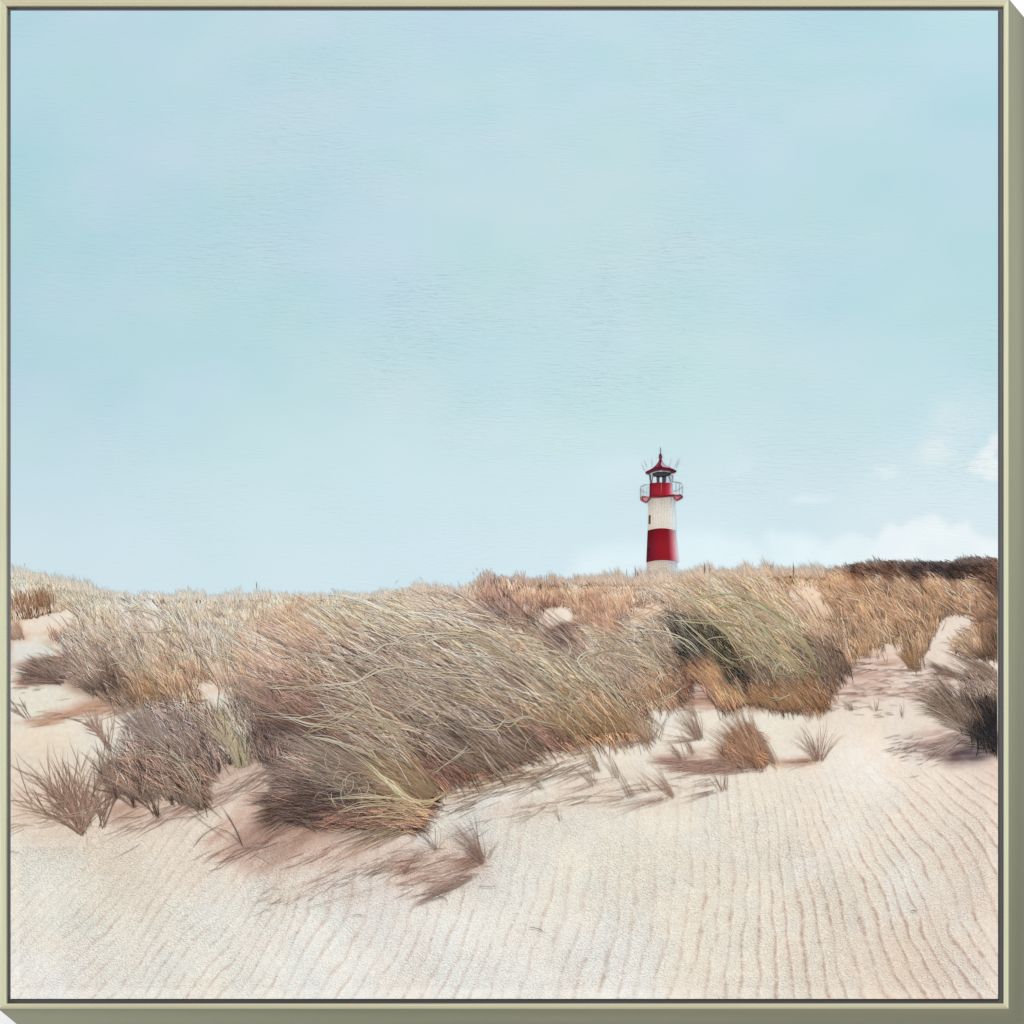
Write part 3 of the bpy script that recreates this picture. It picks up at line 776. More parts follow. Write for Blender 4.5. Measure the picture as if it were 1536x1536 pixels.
HOLES = [[(28, 930), (80, 918), (112, 915), (105, 935), (60, 952), (34, 948)],
         [(16, 962), (60, 960), (100, 972), (84, 985), (50, 985), (16, 1000)],
         [(298, 1024), (312, 1016), (328, 1018), (326, 1034), (300, 1040)],
         [(396, 948), (425, 936), (450, 928), (446, 940), (412, 956)],
         [(778, 950), (798, 930), (808, 918), (826, 911), (857, 911), (859, 922), (848, 930), (830, 940), (806, 950)],
         [(934, 936), (962, 910), (1000, 899), (1000, 908), (962, 928), (940, 942)],
         [(1178, 892), (1188, 880), (1236, 878), (1230, 888), (1214, 900), (1206, 914), (1194, 908)],
         [(1218, 912), (1240, 905), (1266, 914), (1262, 921), (1240, 926), (1226, 932)],
         [(1392, 978), (1412, 928), (1425, 922), (1464, 923), (1452, 942), (1425, 958), (1418, 985), (1395, 990)],
         [(1325, 966), (1350, 964), (1360, 972), (1330, 978)],
         [(1290, 990), (1318, 972), (1330, 988), (1320, 998)]]


THIN = [[(322, 1000), (345, 958), (400, 932), (455, 918), (480, 940), (430, 985), (375, 1005), (345, 1036)],
        [(90, 905), (140, 902), (120, 930), (95, 950)],
        [(240, 912), (330, 912), (420, 918), (360, 945), (330, 958), (280, 930)],
        [(925, 940), (960, 905), (1015, 893), (1010, 915), (965, 938)],
        [(1190, 885), (1230, 880), (1255, 905), (1250, 930), (1215, 915)],
        [(1275, 975), (1330, 958), (1395, 968), (1390, 1000), (1280, 1000)],
        [(180, 1075), (215, 1060), (240, 1100), (200, 1130)],
        [(300, 1048), (350, 1040), (350, 1060), (310, 1062)],
        [(470, 905), (560, 900), (600, 905), (520, 925)]]


def thin_out(x, y, keep):
    m = np.ones(len(x), bool)
    for h_ in THIN:
        m &= ~inside(h_, x, y) | (rng.random(len(x)) < keep)
    return m


def fill(S_, poly, n, ang, L, bend=15, wid=1.3, contrast=0.22, angsd=9, dirs=None, lift=0.0, tip=1.12, wave=0.0, seg=5, hue=None, mixh=0.0):
    """fill a region with blades whose tone follows the picture's own tone there.  dirs: control points (x, y, angle, bend)"""
    n = int(n * 1.7)
    wid *= 0.74
    contrast *= 1.25
    angsd *= 1.3
    x, y = sample(poly, n)
    hk = np.ones(n, bool)
    for h_ in HOLES:
        hk &= ~inside(h_, x, y + rng.normal(0, 2, n)) | (rng.random(n) < 0.06)
    hk &= thin_out(x, y, 0.35)
    x, y = x[hk], y[hk]
    n = len(x)
    out_l = (rng.random(n) < 0.07) * 9.0
    x = x + rng.normal(0, 1.5, n) + rng.normal(0, 1, n) * out_l
    y = y + rng.normal(0, 2.5, n) + rng.normal(0, 0.5, n) * out_l
    if dirs is not None:
        d = idw(np.array(dirs, float), x, y, 3.0, 300)
        an, be = d[:, 0].copy(), d[:, 1].copy()
    else:
        an, be = np.full(n, float(ang)), np.full(n, float(bend))
    an += rng.normal(0, angsd, n) + 10 * pnoise(x, y, 26) + 8 * pnoise(x, y, 9)
    be = be * rng.uniform(0.3, 1.6, n) + rng.normal(0, 12, n)
    Ls = rng.uniform(L[0], L[1], n)
    mid = palette(x, y)
    if hue is not None:
        mid = mid * (1 - mixh) + np.array(hue) * mixh
    mid = mid * (1 + 0.36 * pnoise(x * 1.0, y * 1.3, 13) + 0.36 * pnoise(x + 300, y, 5) + lift)[:, None]
    c = tones(mid, contrast, n)
    am = np.radians(an + be * 0.5)
    x0 = x - np.cos(am) * Ls * 0.5
    y0 = y + np.sin(am) * Ls * 0.5
    order = np.argsort(y)
    zo = np.empty(n)
    zo[order] = np.arange(n) / n * 0.00045
    S_.add(x0, y0, an, Ls, be, rng.uniform(0.7, 1.3, n) * wid, c * 0.92, c * tip, zo, seg, wave)


def tuft(S_, base, n, ang, spread, L, bend, wid, c_lo, c_hi, jitter=2.0, dark=0.8, seg=7, wave=0.0, angx=None, sel=None, zo=None):
    """blades springing from points along a base polyline; ang/spread degrees; bend degrees"""
    b = np.array(base, float)
    t = rng.random(n)
    k = np.linspace(0, 1, len(b))
    x = np.interp(t, k, b[:, 0]) + rng.normal(0, jitter, n)
    y = np.interp(t, k, b[:, 1]) + rng.normal(0, jitter * 0.5, n)
    an = ang + spread * rng.uniform(-1, 1, n)
    if angx is not None:
        an = np.interp(t, k, angx) + spread * rng.normal(0, 0.5, n)
    s = rng.random((n, 1))
    c = np.array(c_lo, float) * (1 - s) + np.array(c_hi, float) * s
    c = c * 0.85 + c.mean(1, keepdims=True) * 0.15
    wid = wid * 0.85
    S_.add(x, y, an, rng.uniform(L[0], L[1], n), bend * rng.uniform(0.3, 1.6, n), wid * rng.uniform(0.7, 1.3, n), c * dark, c, zo, seg, wave)


def tuftfield(S_, poly, nt, per, ang, L, spread=16, bend=18, wid=1.1, contrast=0.2, dirs=None, foot=5.0, dark=0.62, tip=1.16, seg=6):
    """separate tufts: blades fan out of shared roots, dark at the foot and pale at the tip; far ones first"""
    x, y = sample(poly, nt)
    hk = np.ones(len(x), bool)
    for h_ in HOLES:
        hk &= ~inside(h_, x, y)
    hk &= thin_out(x, y, 0.45)
    x, y = x[hk], y[hk]
    o = np.argsort(y)
    x, y = x[o], y[o]
    nt = len(x)
    if dirs is not None:
        d = idw(np.array(dirs, float), x, y, 3.0, 300)
        an, be = d[:, 0], d[:, 1]
    else:
        an, be = np.full(nt, float(ang)), np.full(nt, float(bend))
    k = np.repeat(np.arange(nt), per)
    n = len(k)
    size = rng.uniform(0.7, 1.3, nt)[k]
    off = rng.normal(0, 1, n)
    a = an[k] + rng.normal(0, 7, nt)[k] - off * spread * 0.8 + rng.normal(0, spread * 0.35, n)
    x0 = x[k] + off * foot
    y0 = y[k] + rng.normal(0, foot * 0.25, n)
    Ls = rng.uniform(L[0], L[1], n) * size * (1 - 0.12 * np.abs(off)) * np.clip((y0 - hor(x0) + 8) / 45, 0.3, 1)
    bd = be[k] * rng.uniform(0.3, 1.7, n) + rng.normal(0, 8, n)
    am = np.radians(a + bd * 0.5)
    br = (1 + rng.normal(0, 0.09, nt))[k][:, None]
    c0 = palette(x0, y0) * br
    c1 = palette(x0 + np.cos(am) * Ls * 0.8, y0 - np.sin(am) * Ls * 0.8) * br
    cr = (1 + np.clip(rng.normal(0, 1, n), -2, 2.2) * contrast)[:, None]
    wm = rng.normal(0, 6, n)[:, None] * np.array([1.0, 0.2, -1.0])
    dark = dark + (1 - dark) * 0.12
    S_.add(x0, y0, a, Ls, bd, rng.uniform(0.6, 1.25, n) * wid, c0 * dark * cr + wm, c1 * tip * cr + wm, (k / nt) * 0.0005 + 0.0001, seg, 0.03)


def curve_stroke(S_, pts, wid, c0, c1, n=1, jit=0.0, zo=0.0009, seg=14, relief=0.30):
    """a long blade drawn through given points (Catmull-Rom), with n looser copies"""
    p0 = np.array(pts, float)
    wid = wid * (0.66 if wid > 2.2 else 0.72)
    c0, c1 = [np.array(c_, float) * 0.72 + np.mean(c_) * 0.28 for c_ in (c0, c1)]
    for q in range(n):
        p = p0 + (rng.normal(0, jit, p0.shape) if q else 0)
        P_ = np.vstack([2 * p[0] - p[1], p, 2 * p[-1] - p[-2]])
        out_ = []
        m = len(p) - 1
        for t in np.linspace(0, m, seg + 1):
            i = min(int(t), m - 1)
            f_ = t - i
            a_, b_, c_, d_ = P_[i:i + 4]
            out_.append(0.5 * ((2 * b_) + (-a_ + c_) * f_ + (2 * a_ - 5 * b_ + 4 * c_ - d_) * f_ ** 2 + (-a_ + 3 * b_ - 3 * c_ + d_) * f_ ** 3))
        o = np.array(out_)
        o[:, 0] = np.clip(o[:, 0], CX0 + 1, CX1 - 1)
        d = np.gradient(o, axis=0)
        d /= np.linalg.norm(d, axis=1)[:, None] + 1e-9
        nrm = np.stack([-d[:, 1], d[:, 0]], 1)
        t = np.linspace(0, 1, seg + 1)
        prof = np.minimum(np.clip(t / 0.12, 0.25, 1), np.clip((1 - t) / 0.35, 0.18, 1))
        hw = 0.5 * wid * prof * (1 if q == 0 else rng.uniform(0.5, 0.9))
        z = S_.z + zo + 0.00005 * q
        P3 = np.empty((seg + 1, 3, 3))
        for k, s in enumerate((-1, 0, 1)):
            P3[:, k, 0] = PX(o[:, 0] + nrm[:, 0] * hw * s)
            P3[:, k, 2] = PZ(o[:, 1] + nrm[:, 1] * hw * s)
            P3[:, k, 1] = -(z + (relief * hw / 500.0 if s == 0 else 0))
        cc = np.array(c0, float)[None] * (1 - t[:, None]) + np.array(c1, float)[None] * t[:, None]
        cc = np.clip(cc * (1 + (0 if q == 0 else rng.normal(0, 0.08))), 8, 245)
        i = np.arange(seg)[:, None] * 3 + np.arange(2)[None, :] + S_.n
        F = np.stack([i, i + 3, i + 4, i + 1], -1).reshape(-1, 4)
        S_.V.append(P3.reshape(-1, 3))
        S_.C.append(np.repeat(pig(cc)[:, None, :], 3, 1).reshape(-1, 3))
        S_.F.append(F)
        S_.n += (seg + 1) * 3


ALL = []


def new(name, z, label=None):
    s = Strokes(name, z, label)
    ALL.append(s)
    return s



# ---- far crest of grass along the horizon, left to right
def crest(name, x0, x1, n, ang, L, col, fringe=0.5, z=0.0003, wid=1.0, label=None, depth=7):
    s = new(name, z, label)
    x = rng.uniform(x0, x1, n)
    y = hor(x) + rng.uniform(-1, depth, n)
    mid = palette(x, y + 6) * (1 - fringe) + np.array(col, float) * fringe
    c = tones(mid, 0.08, n, 5)
    lt = c * 0.55 + np.array((214, 222, 224)) * 0.45
    tall = 0.75 + 1.3 * np.clip(pnoise(x, x * 0 + 37, 17) + 0.15, 0, 1) + 0.5 * np.clip(pnoise(x, x * 0 + 11, 5), 0, 1)
    s.add(x, y, ang + rng.normal(0, 13, n), rng.uniform(L[0], L[1], n) * tall, rng.normal(12, 14, n), wid * rng.uniform(0.6, 1.2, n), c, lt, None, 4)
    return s


# ---- the lighthouse
lh = bpy.data.objects.new('painted_lighthouse', None)


def plate(name, polys, z, parent, th=0.00025):
    """flat shapes of paint: list of (polygon px, colour or per-vertex colours)"""
    V, F, C = [], [], []
    n = 0
    tris = []
    for poly, col in polys:
        p = np.array(poly, float)
        m = len(p)
        cols = np.array(col, float)
        if cols.ndim == 1:
            cols = np.repeat(cols[None], m, 0)
        from mathutils.geometry import tessellate_polygon
        from mathutils import Vector
        tr = tessellate_polygon([[Vector((a, b, 0)) for a, b in p]])
        for k, zz in enumerate((z + th, z)):
            V.append(np.stack([PX(p[:, 0]), np.full(m, -zz), PZ(p[:, 1])], 1))
            C.append(pig(cols))
        for t in tr:
            tris.append((n + t[0], n + t[1], n + t[2]))
        for i in range(m):
            j = (i + 1) % m
            tris.append((n + i, n + j, n + m + j))
            tris.append((n + i, n + m + j, n + m + i))
        n += 2 * m
    return link(name, np.concatenate(V), np.array(tris), M_STROKE, parent, np.concatenate(C))


def lx(cx):
    return 930 + cx / 6.98


def ly(cy):
    return 660 + cy / 6.98


def LP(pts):
    return [(lx(a), ly(b)) for a, b in pts]


def rows(x_l, x_r, y0, y1, cols, arc=0, ncol=None, zz=None):
    """horizontal ramp of colour over a tapered band, in slices; x_l/x_r = (top, bottom) edges; arc: how far the
    band's rims bow upward in the middle (crop units)"""
    out_ = []
    k = len(cols)
    for i in range(k - 1):
        for sub in range(3):
            s0 = (i + sub / 3) / (k - 1)
            s1 = (i + (sub + 1) / 3) / (k - 1)
            c0 = np.array(cols[i]) * (1 - sub / 3) + np.array(cols[i + 1]) * sub / 3
            c1 = np.array(cols[i]) * (1 - (sub + 1) / 3) + np.array(cols[i + 1]) * (sub + 1) / 3
            bow = lambda s: arc * (1 - (2 * s - 1) ** 2)
            xt0 = x_l[0] + (x_r[0] - x_l[0]) * s0
            xt1 = x_l[0] + (x_r[0] - x_l[0]) * s1
            xb0 = x_l[1] + (x_r[1] - x_l[1]) * s0
            xb1 = x_l[1] + (x_r[1] - x_l[1]) * s1
            out_.append((LP([(xt0, y0 - bow(s0)), (xt1, y0 - bow(s1)), (xb1, y1 - bow(s1)), (xb0, y1 - bow(s0))]), [c0, c1, c1, c0]))
    return out_


W = [(205, 200, 190), (222, 212, 197), (228, 219, 205), (226, 217, 203), (227, 219, 206), (226, 224, 216), (214, 230, 235)]
white_up = rows((298, 290), (575, 592), 615, 965, W, 28)
white_lo = rows((283, 262), (598, 612), 1275, 1500, [(214, 205, 196), (226, 208, 192), (228, 212, 196), (226, 212, 198), (228, 216, 202), (214, 218, 216), (213, 231, 238)], 22)
R = [(86, 22, 40), (110, 16, 34), (134, 18, 34), (144, 18, 32), (146, 20, 34), (146, 24, 38), (206, 120, 132), (232, 214, 222)]
red = rows((291, 277), (584, 618), 950, 1283, R, 24)
tower = plate('tower_wall', white_up, 0.0002, lh)
plate('tower_wall', white_lo, 0.0002, lh)
plate('red_band', red, 0.0005, lh)
drum = rows((313, 310), (548, 560), 455, 598, [(100, 20, 38), (146, 28, 44), (160, 28, 42), (162, 28, 42), (156, 26, 40), (196, 60, 78), (226, 196, 206)], 8)
plate('red_drum', drum, 0.0007, lh)
glass = plate('lantern_room', [(LP([(322, 360), (548, 352), (545, 448), (318, 452)]), (206, 224, 230)),
                               ], 0.0004, lh)
plate('lantern_frame', [
    (LP([(340, 350), (395, 335), (455, 332), (545, 345), (520, 378), (430, 392), (350, 384)]), (58, 56, 66)),
    (LP([(384, 380), (418, 380), (416, 446), (386, 446)]), (70, 72, 86)),
    (LP([(442, 378), (486, 378), (482, 446), (444, 446)]), (66, 68, 80)),
    (LP([(306, 362), (326, 362), (334, 450), (318, 450)]), (92, 88, 102)),
    (LP([(340, 372), (350, 374), (342, 450), (332, 450)]), (120, 118, 128)),
    (LP([(548, 372), (560, 368), (554, 440), (546, 440)]), (150, 140, 152)),
    (LP([(505, 380), (515, 380), (536, 436), (528, 440)]), (130, 130, 140))], 0.0008, glass)
plate('window', [(LP([(304, 792), (322, 790), (320, 878), (302, 882)]), (96, 52, 62))], 0.0009, tower)
plate('window', [(LP([(288, 1140), (312, 1132), (306, 1222), (284, 1226)]), (78, 22, 36))], 0.0011, tower)
roof = plate('roof', [
    (LP([(268, 336), (300, 322), (345, 298), (378, 268), (404, 232), (416, 206), (436, 206), (450, 236), (474, 266), (510, 290), (560, 306), (592, 326), (585, 340), (520, 316), (430, 304), (350, 322), (298, 352), (276, 350)]),
     (98, 40, 54)),
    ], 0.0010, lh)
plate('roof_rim', [
    (LP([(270, 338), (300, 322), (350, 305), (430, 296), (520, 304), (592, 322), (594, 334), (560, 352), (520, 330), (430, 318), (350, 334), (300, 362), (276, 356)]), (100, 24, 42)),
    (LP([(440, 222), (462, 252), (492, 276), (540, 294), (500, 292), (450, 284), (432, 262)]), (206, 160, 178)),
    (LP([(385, 268), (408, 238), (416, 216), (424, 216), (420, 250), (402, 280), (372, 290)]), (150, 60, 78))], 0.0013, roof)
plate('finial', [
    (LP([(424, 80), (430, 80), (432, 150), (422, 150)]), (120, 118, 132)),
    (LP([(420, 146), (434, 146), (444, 168), (444, 190), (434, 206), (418, 206), (410, 190), (410, 168)]), (112, 48, 66))], 0.0014, roof)
gal = plate('gallery_deck', [
    (LP([(215, 600), (240, 588), (320, 600), (330, 585), (440, 600), (560, 578), (640, 572), (664, 596), (655, 612), (600, 640), (572, 630), (560, 596), (440, 606), (330, 612), (290, 656), (270, 660), (218, 632)]), (150, 62, 76)),
    ], 0.0011, lh)
plate('gallery_underside', [
    (LP([(240, 612), (300, 602), (310, 610), (282, 648), (262, 646)]), (196, 132, 132)),
    ], 0.00142, lh)
plate('gallery_underside', [(LP([(575, 598), (640, 592), (636, 604), (604, 628), (588, 624)]), (190, 112, 118)),
    ], 0.00142, lh)
plate('gallery_rim', [
    (LP([(312, 575), (440, 590), (575, 572), (575, 584), (440, 603), (316, 590)]), (112, 26, 44))], 0.00175, lh)
# railing, struts and antennas as fine strokes
rl = Strokes('gallery_railing', 0.0015)


def lstroke(S_, pts, wpx, col, zo=0.0, seg=10):
    curve_stroke(S_, LP(pts), wpx, col, col, 1, 0, zo, seg, 0.3)


lstroke(rl, [(216, 496), (232, 484), (270, 470), (315, 464)], 1.0, (140, 106, 120))
lstroke(rl, [(216, 500), (222, 520), (260, 545), (312, 552)], 0.8, (160, 140, 150))
lstroke(rl, [(548, 440), (600, 444), (640, 456), (658, 470)], 1.1, (128, 96, 112))
lstroke(rl, [(548, 538), (600, 530), (645, 500), (658, 474)], 0.8, (160, 130, 142))
for x0_, y0_, y1_, c_ in ((217, 496, 620, (150, 70, 90)), (229, 500, 640, (176, 168, 176)), (250, 478, 635, (160, 176, 186)), (281, 468, 650, (176, 184, 190)), (300, 466, 600, (186, 196, 200)),
                          (436, 440, 570, (176, 110, 122)), (590, 446, 580, (130, 136, 146)), (625, 452, 590, (150, 136, 146)), (656, 470, 600, (130, 84, 100))):
    lstroke(rl, [(x0_, y0_), (x0_, (y0_ + y1_) / 2), (x0_, y1_)], 0.95, c_, 0.0001)
SM = []
for pts in ([(436, 596), (438, 640), (442, 676)], [(590, 600), (586, 640), (566, 690)], [(296, 650), (300, 668), (292, 690)], [(344, 620), (342, 650), (340, 680)], [(540, 612), (538, 640), (536, 668)]):
    st_ = Strokes('gallery_strut', 0.0015)
    SM.append(st_)
    lstroke(st_, pts, 1.1, (186, 170, 166))
for pts in ([(266, 328), (246, 285), (226, 236)], [(290, 292), (272, 250), (254, 206)], [(342, 290), (338, 240), (334, 186)], [(516, 292), (530, 236), (542, 178)], [(572, 296), (600, 240), (618, 186)], [(590, 300), (612, 250), (632, 192)]):
    an_ = Strokes('antenna', 0.0016)
    SM.append(an_)
    lstroke(an_, pts, 0.75, (168, 158, 172))
for q in range(9):
    wr = Strokes('weather_streak', 0.0005)
    yy_ = rng.choice([rng.uniform(640, 900), rng.uniform(1300, 1420)])
    xx_ = rng.uniform(315, 545)
    lstroke(wr, [(xx_, yy_), (xx_ + rng.uniform(-12, 12), yy_ + rng.uniform(10, 22)), (xx_ + rng.uniform(-14, 14), yy_ + rng.uniform(26, 60))], rng.uniform(0.7, 1.2), rng.choice([(198, 184, 170), (210, 196, 180), (240, 232, 220)]), 0.0, 5)
    wr.build().parent = tower
COL.objects.link(lh)
lh.parent = root
for s_ in [rl] + SM:
    o = s_.build()
    o.parent = lh

# ---- horizon fringes
crest('far_grass_crest', 16, 140, 650, 96, (6, 19), (214, 198, 174), 0.45)
crest('far_grass_crest', 140, 480, 1100, 98, (5, 13), (222, 206, 186), 0.6)
crest('far_grass_crest', 480, 720, 900, 100, (5, 15), (216, 192, 168), 0.5)
crest('far_grass_crest', 716, 870, 800, 95, (6, 17), (196, 160, 134), 0.4)
crest('far_grass_crest', 870, 1240, 1800, 112, (6, 19), (218, 186, 154), 0.45, 0.0018, 0.85)
crest('far_grass_crest', 1240, 1497, 1100, 125, (5, 12), (120, 86, 68), 0.4, depth=8)
for px_, y0_, y1_, w_ in ((1057.5, 844, 862, 1.7), (1065.5, 849, 861, 1.1), (1191, 843, 866, 1.8), (386, 873, 884, 1.3), (954, 849, 866, 1.0), (941, 853, 863, 0.7), (957.5, 858, 866, 1.2), (1157, 846, 856, 0.9), (38, 845, 850, 0.7)):
    s = new('post', 0.0019)
    curve_stroke(s, [(px_, y1_), (px_ + 0.2, (y0_ + y1_) / 2), (px_ - 0.3, y0_)], w_, (112, 84, 74), (110, 92, 90), 1)
for px_, y_, a_ in ((25, 846, 120), (67, 868, 110), (592, 872, 60), (633, 864, 130), (716, 856, 110), (724, 850, 130), (690, 870, 125), (880, 858, 130), (916, 860, 70), (1223, 846, 120), (1240, 846, 130), (1247, 843, 140), (1233, 852, 150), (1150, 846, 110), (1128, 843, 100), (1115, 846, 120)):
    N_ = 1
    s = new('seed_stalk', 0.0018)
    s.add(np.full(N_, px_) + rng.normal(0, 3, N_), np.full(N_, y_ + 6.0) + rng.normal(0, 2, N_), np.full(N_, float(a_)) + rng.normal(0, 12, N_), np.full(N_, 8.0), rng.normal(0, 20, N_), np.full(N_, 0.7), np.full((N_, 3), 185.0), np.full((N_, 3), 190.0), None, 4)

# ---- far grass meadow
FILTER[0] = True
s = new('far_meadow_grass', 0.0004)
top = [(x_, hor(x_) + 2) for x_ in range(16, 790, 20)]
fill(s, top + [(780, 915), (700, 915), (560, 935), (440, 960), (370, 960), (330, 970), (250, 925), (130, 908), (95, 918), (60, 915), (16, 925)], 5200, 102, (7, 16), 12, 0.95, 0.11, 16, tip=1.06)
tuftfield(s, top + [(780, 915), (700, 915), (560, 935), (440, 960), (370, 960), (330, 970), (250, 925), (130, 908), (95, 918), (60, 915), (16, 925)], 330, 22, 102, (9, 22), 15, 16, 0.9, 0.13, foot=5, dark=0.84, tip=1.08, seg=4)
s = new('dark_grass_clump', 0.0006, 'brown tuft at the far left edge of the dune crest')
tuft(s, [(16, 928), (50, 926), (80, 916)], 340, 98, 14, (22, 42), 12, 1.4, (120, 76, 52), (214, 166, 124), 3, 0.7)
fill(s, [(16, 890), (60, 888), (78, 895), (80, 915), (45, 924), (16, 926)], 420, 95, (8, 17), 8, 1.3, 0.3, 12)
s = new('grass_tuft', 0.0006, 'small pinkish tuft on bare sand at the left edge')
tuft(s, [(16, 958), (36, 957)], 120, 95, 26, (10, 28), 6, 1.0, (176, 130, 108), (226, 194, 168), 3)
s = new('grass_tuft', 0.0006)
tuft(s, [(78, 958), (96, 962)], 90, 95, 28, (10, 28), 8, 1.0, (170, 128, 108), (222, 188, 162), 4)

# ---- dark crest clump by the centre, its neighbours
s = new('dark_grass_clump', 0.0007, 'dark brown clump on the crest left of the lighthouse')
fill(s, [(692, 905), (700, 890), (716, 876), (740, 872), (765, 872), (800, 880), (835, 882), (840, 905), (800, 925), (770, 930), (740, 918), (705, 912)], 1400, 96, (9, 20), 14, 1.1, 0.2, 12)
tuftfield(s, [(692, 912), (700, 895), (740, 885), (800, 888), (835, 892), (840, 910), (800, 928), (770, 932), (740, 922)], 60, 30, 98, (12, 28), 16, 14, 1.0, 0.2, foot=5, dark=0.6, tip=1.25, seg=5)
s = new('crest_grass_clump', 0.0008)
fill(s, [(835, 880), (900, 872), (990, 878), (1010, 890), (960, 905), (930, 930), (905, 950), (870, 940), (850, 920)], 1500, 108, (10, 22), 18, 1.1, 0.18, 13)
tuftfield(s, [(840, 890), (900, 880), (990, 884), (1005, 895), (960, 908), (925, 935), (905, 950), (875, 945), (850, 925)], 80, 30, 110, (12, 30), 15, 18, 1.0, 0.18, foot=5, dark=0.66, tip=1.2, seg=5)
s = new('hollow_grass_clump', 0.0008)
fill(s, [(760, 915), (808, 918), (808, 942), (845, 944), (870, 950), (880, 975), (830, 975), (790, 950)], 1100, 118, (14, 28), 15, 1.2, 0.25, 10)

# ---- right background meadow
s = new('dark_crest_grass', 0.0004, 'dark shaded grass strip on the right crest')
fill(s, [(1275, 852), (1297, 848), (1339, 845), (1356, 850), (1378, 846), (1430, 846), (1451, 840), (1497, 840), (1497, 868), (1460, 866), (1400, 862), (1356, 864), (1320, 864), (1290, 860)], 2000, 138, (9, 20), 12, 1.4, 0.38, 10)
s = new('right_meadow_grass', 0.0006)
fill(s, [(1165, 862), (1235, 866), (1250, 858), (1290, 862), (1350, 866), (1430, 864), (1497, 868), (1497, 950), (1474, 944), (1462, 922), (1415, 920), (1390, 962), (1380, 985), (1340, 968), (1300, 970), (1262, 950), (1240, 930), (1262, 915), (1240, 903), (1222, 905), (1236, 880), (1195, 876)],
     4300, 134, (10, 22), 14, 1.15, 0.17, 11, dirs=[(1190, 870, 100, 8), (1250, 870, 128, 14), (1300, 890, 136, 14), (1400, 890, 140, 10), (1480, 900, 142, 10), (1340, 940, 130, 16), (1270, 950, 110, 12), (1390, 930, 95, 6), (1480, 940, 138, 8), (1300, 975, 95, 10)])
tuftfield(s, [(1170, 875), (1235, 868), (1290, 866), (1350, 870), (1430, 868), (1497, 872), (1497, 945), (1470, 940), (1462, 922), (1415, 922), (1390, 962), (1375, 985), (1340, 972), (1300, 975), (1262, 955), (1240, 932), (1262, 915), (1240, 903), (1225, 905), (1236, 880), (1195, 880)], 300, 26, 130, (14, 32), 15, 16, 1.0, 0.17, foot=6, dark=0.66, tip=1.18, seg=5, dirs=[(1190, 870, 100, 8), (1250, 870, 128, 14), (1300, 890, 136, 14), (1400, 890, 140, 10), (1480, 900, 142, 10), (1340, 940, 130, 16), (1270, 950, 110, 12), (1390, 930, 95, 6), (1480, 940, 138, 8), (1300, 975, 95, 10)])
fill(s, [(1255, 940), (1300, 930), (1395, 920), (1405, 945), (1385, 980), (1370, 1000), (1355, 990), (1330, 970), (1300, 985), (1265, 985)], 500, 100, (16, 34), 14, 1.1, 0.22, 10)
tuftfield(s, [(1255, 945), (1300, 935), (1395, 925), (1400, 950), (1378, 995), (1355, 988), (1330, 972), (1300, 985), (1265, 985)], 70, 24, 104, (20, 44), 13, 14, 1.05, 0.2, foot=4, dark=0.66, tip=1.2)
fill(s, [(1388, 902), (1425, 900), (1424, 925), (1400, 945), (1388, 940)], 260, 92, (10, 22), 3, 1.2, 0.2, 8, hue=(214, 178, 128), mixh=0.5)
s = new('grass_tuft', 0.0012, 'orange tuft on the sand track at the right')
tuft(s, [(1366, 1002), (1378, 1004)], 110, 112, 22, (18, 46), 12, 1.2, (140, 98, 66), (220, 176, 126), 3)
tuft(s, [(1300, 984), (1312, 990)], 60, 92, 20, (14, 30), 8, 1.0, (150, 108, 78), (214, 170, 126), 3)
tuft(s, [(1318, 990), (1326, 996)], 40, 92, 25, (12, 26), 8, 1.0, (150, 112, 88), (214, 176, 140), 3)
s = new('right_edge_clump', 0.0008, 'olive brown clump against the right edge')
fill(s, [(1422, 968), (1430, 952), (1452, 944), (1470, 936), (1497, 940), (1497, 986), (1470, 984), (1440, 976), (1424, 974)], 450, 122, (14, 28), 18, 1.2, 0.26, 14)
tuftfield(s, [(1430, 975), (1440, 955), (1470, 940), (1497, 942), (1497, 990), (1470, 988), (1440, 982)], 40, 28, 122, (16, 36), 18, 18, 1.05, 0.22, foot=5, dark=0.55, tip=1.3)

# ---- left clump
s = new('grass_clump', 0.0010, 'large grey and straw clump on the left')
LD = [(60, 1000, 150, 15), (110, 1000, 140, 18), (150, 1000, 118, 18), (200, 980, 112, 22), (250, 1000, 108, 24), (300, 1000, 104, 18), (150, 940, 110, 25), (220, 920, 135, 25), (330, 960, 105, 15), (110, 950, 105, 15)]
fill(s, [(92, 975), (98, 935), (130, 912), (175, 903), (225, 908), (262, 928), (310, 945), (345, 965), (350, 1010), (330, 1030), (295, 1040), (245, 1045), (215, 1052), (170, 1054), (148, 1040), (118, 1018), (95, 1008)],
     2900, 110, (18, 40), 20, 1.15, 0.22, 12, dirs=LD)
tuftfield(s, [(98, 985), (110, 950), (140, 925), (225, 922), (262, 940), (310, 958), (345, 985), (345, 1015), (330, 1034), (295, 1042), (245, 1050), (215, 1056), (170, 1056), (148, 1044), (118, 1020)], 120, 30, 110, (26, 58), 15, 22, 1.05, 0.2, dirs=LD, foot=6, dark=0.66, tip=1.2)
tuft(s, [(160, 1052), (200, 1056), (245, 1048), (290, 1042)], 240, 108, 14, (30, 70), 22, 1.3, (176, 128, 88), (224, 186, 140), 3, 0.75)
tuft(s, [(75, 1020), (92, 1024)], 230, 150, 30, (26, 62), 8, 1.2, (92, 68, 60), (190, 160, 142), 4, 0.8)
tuft(s, [(85, 1012), (130, 1020)], 150, 140, 20, (26, 60), 14, 1.2, (104, 82, 72), (196, 170, 150), 4, 0.8)
tuft(s, [(130, 1035), (165, 1050)], 170, 128, 16, (30, 80), 14, 1.3, (120, 94, 78), (206, 182, 152), 3, 0.8)
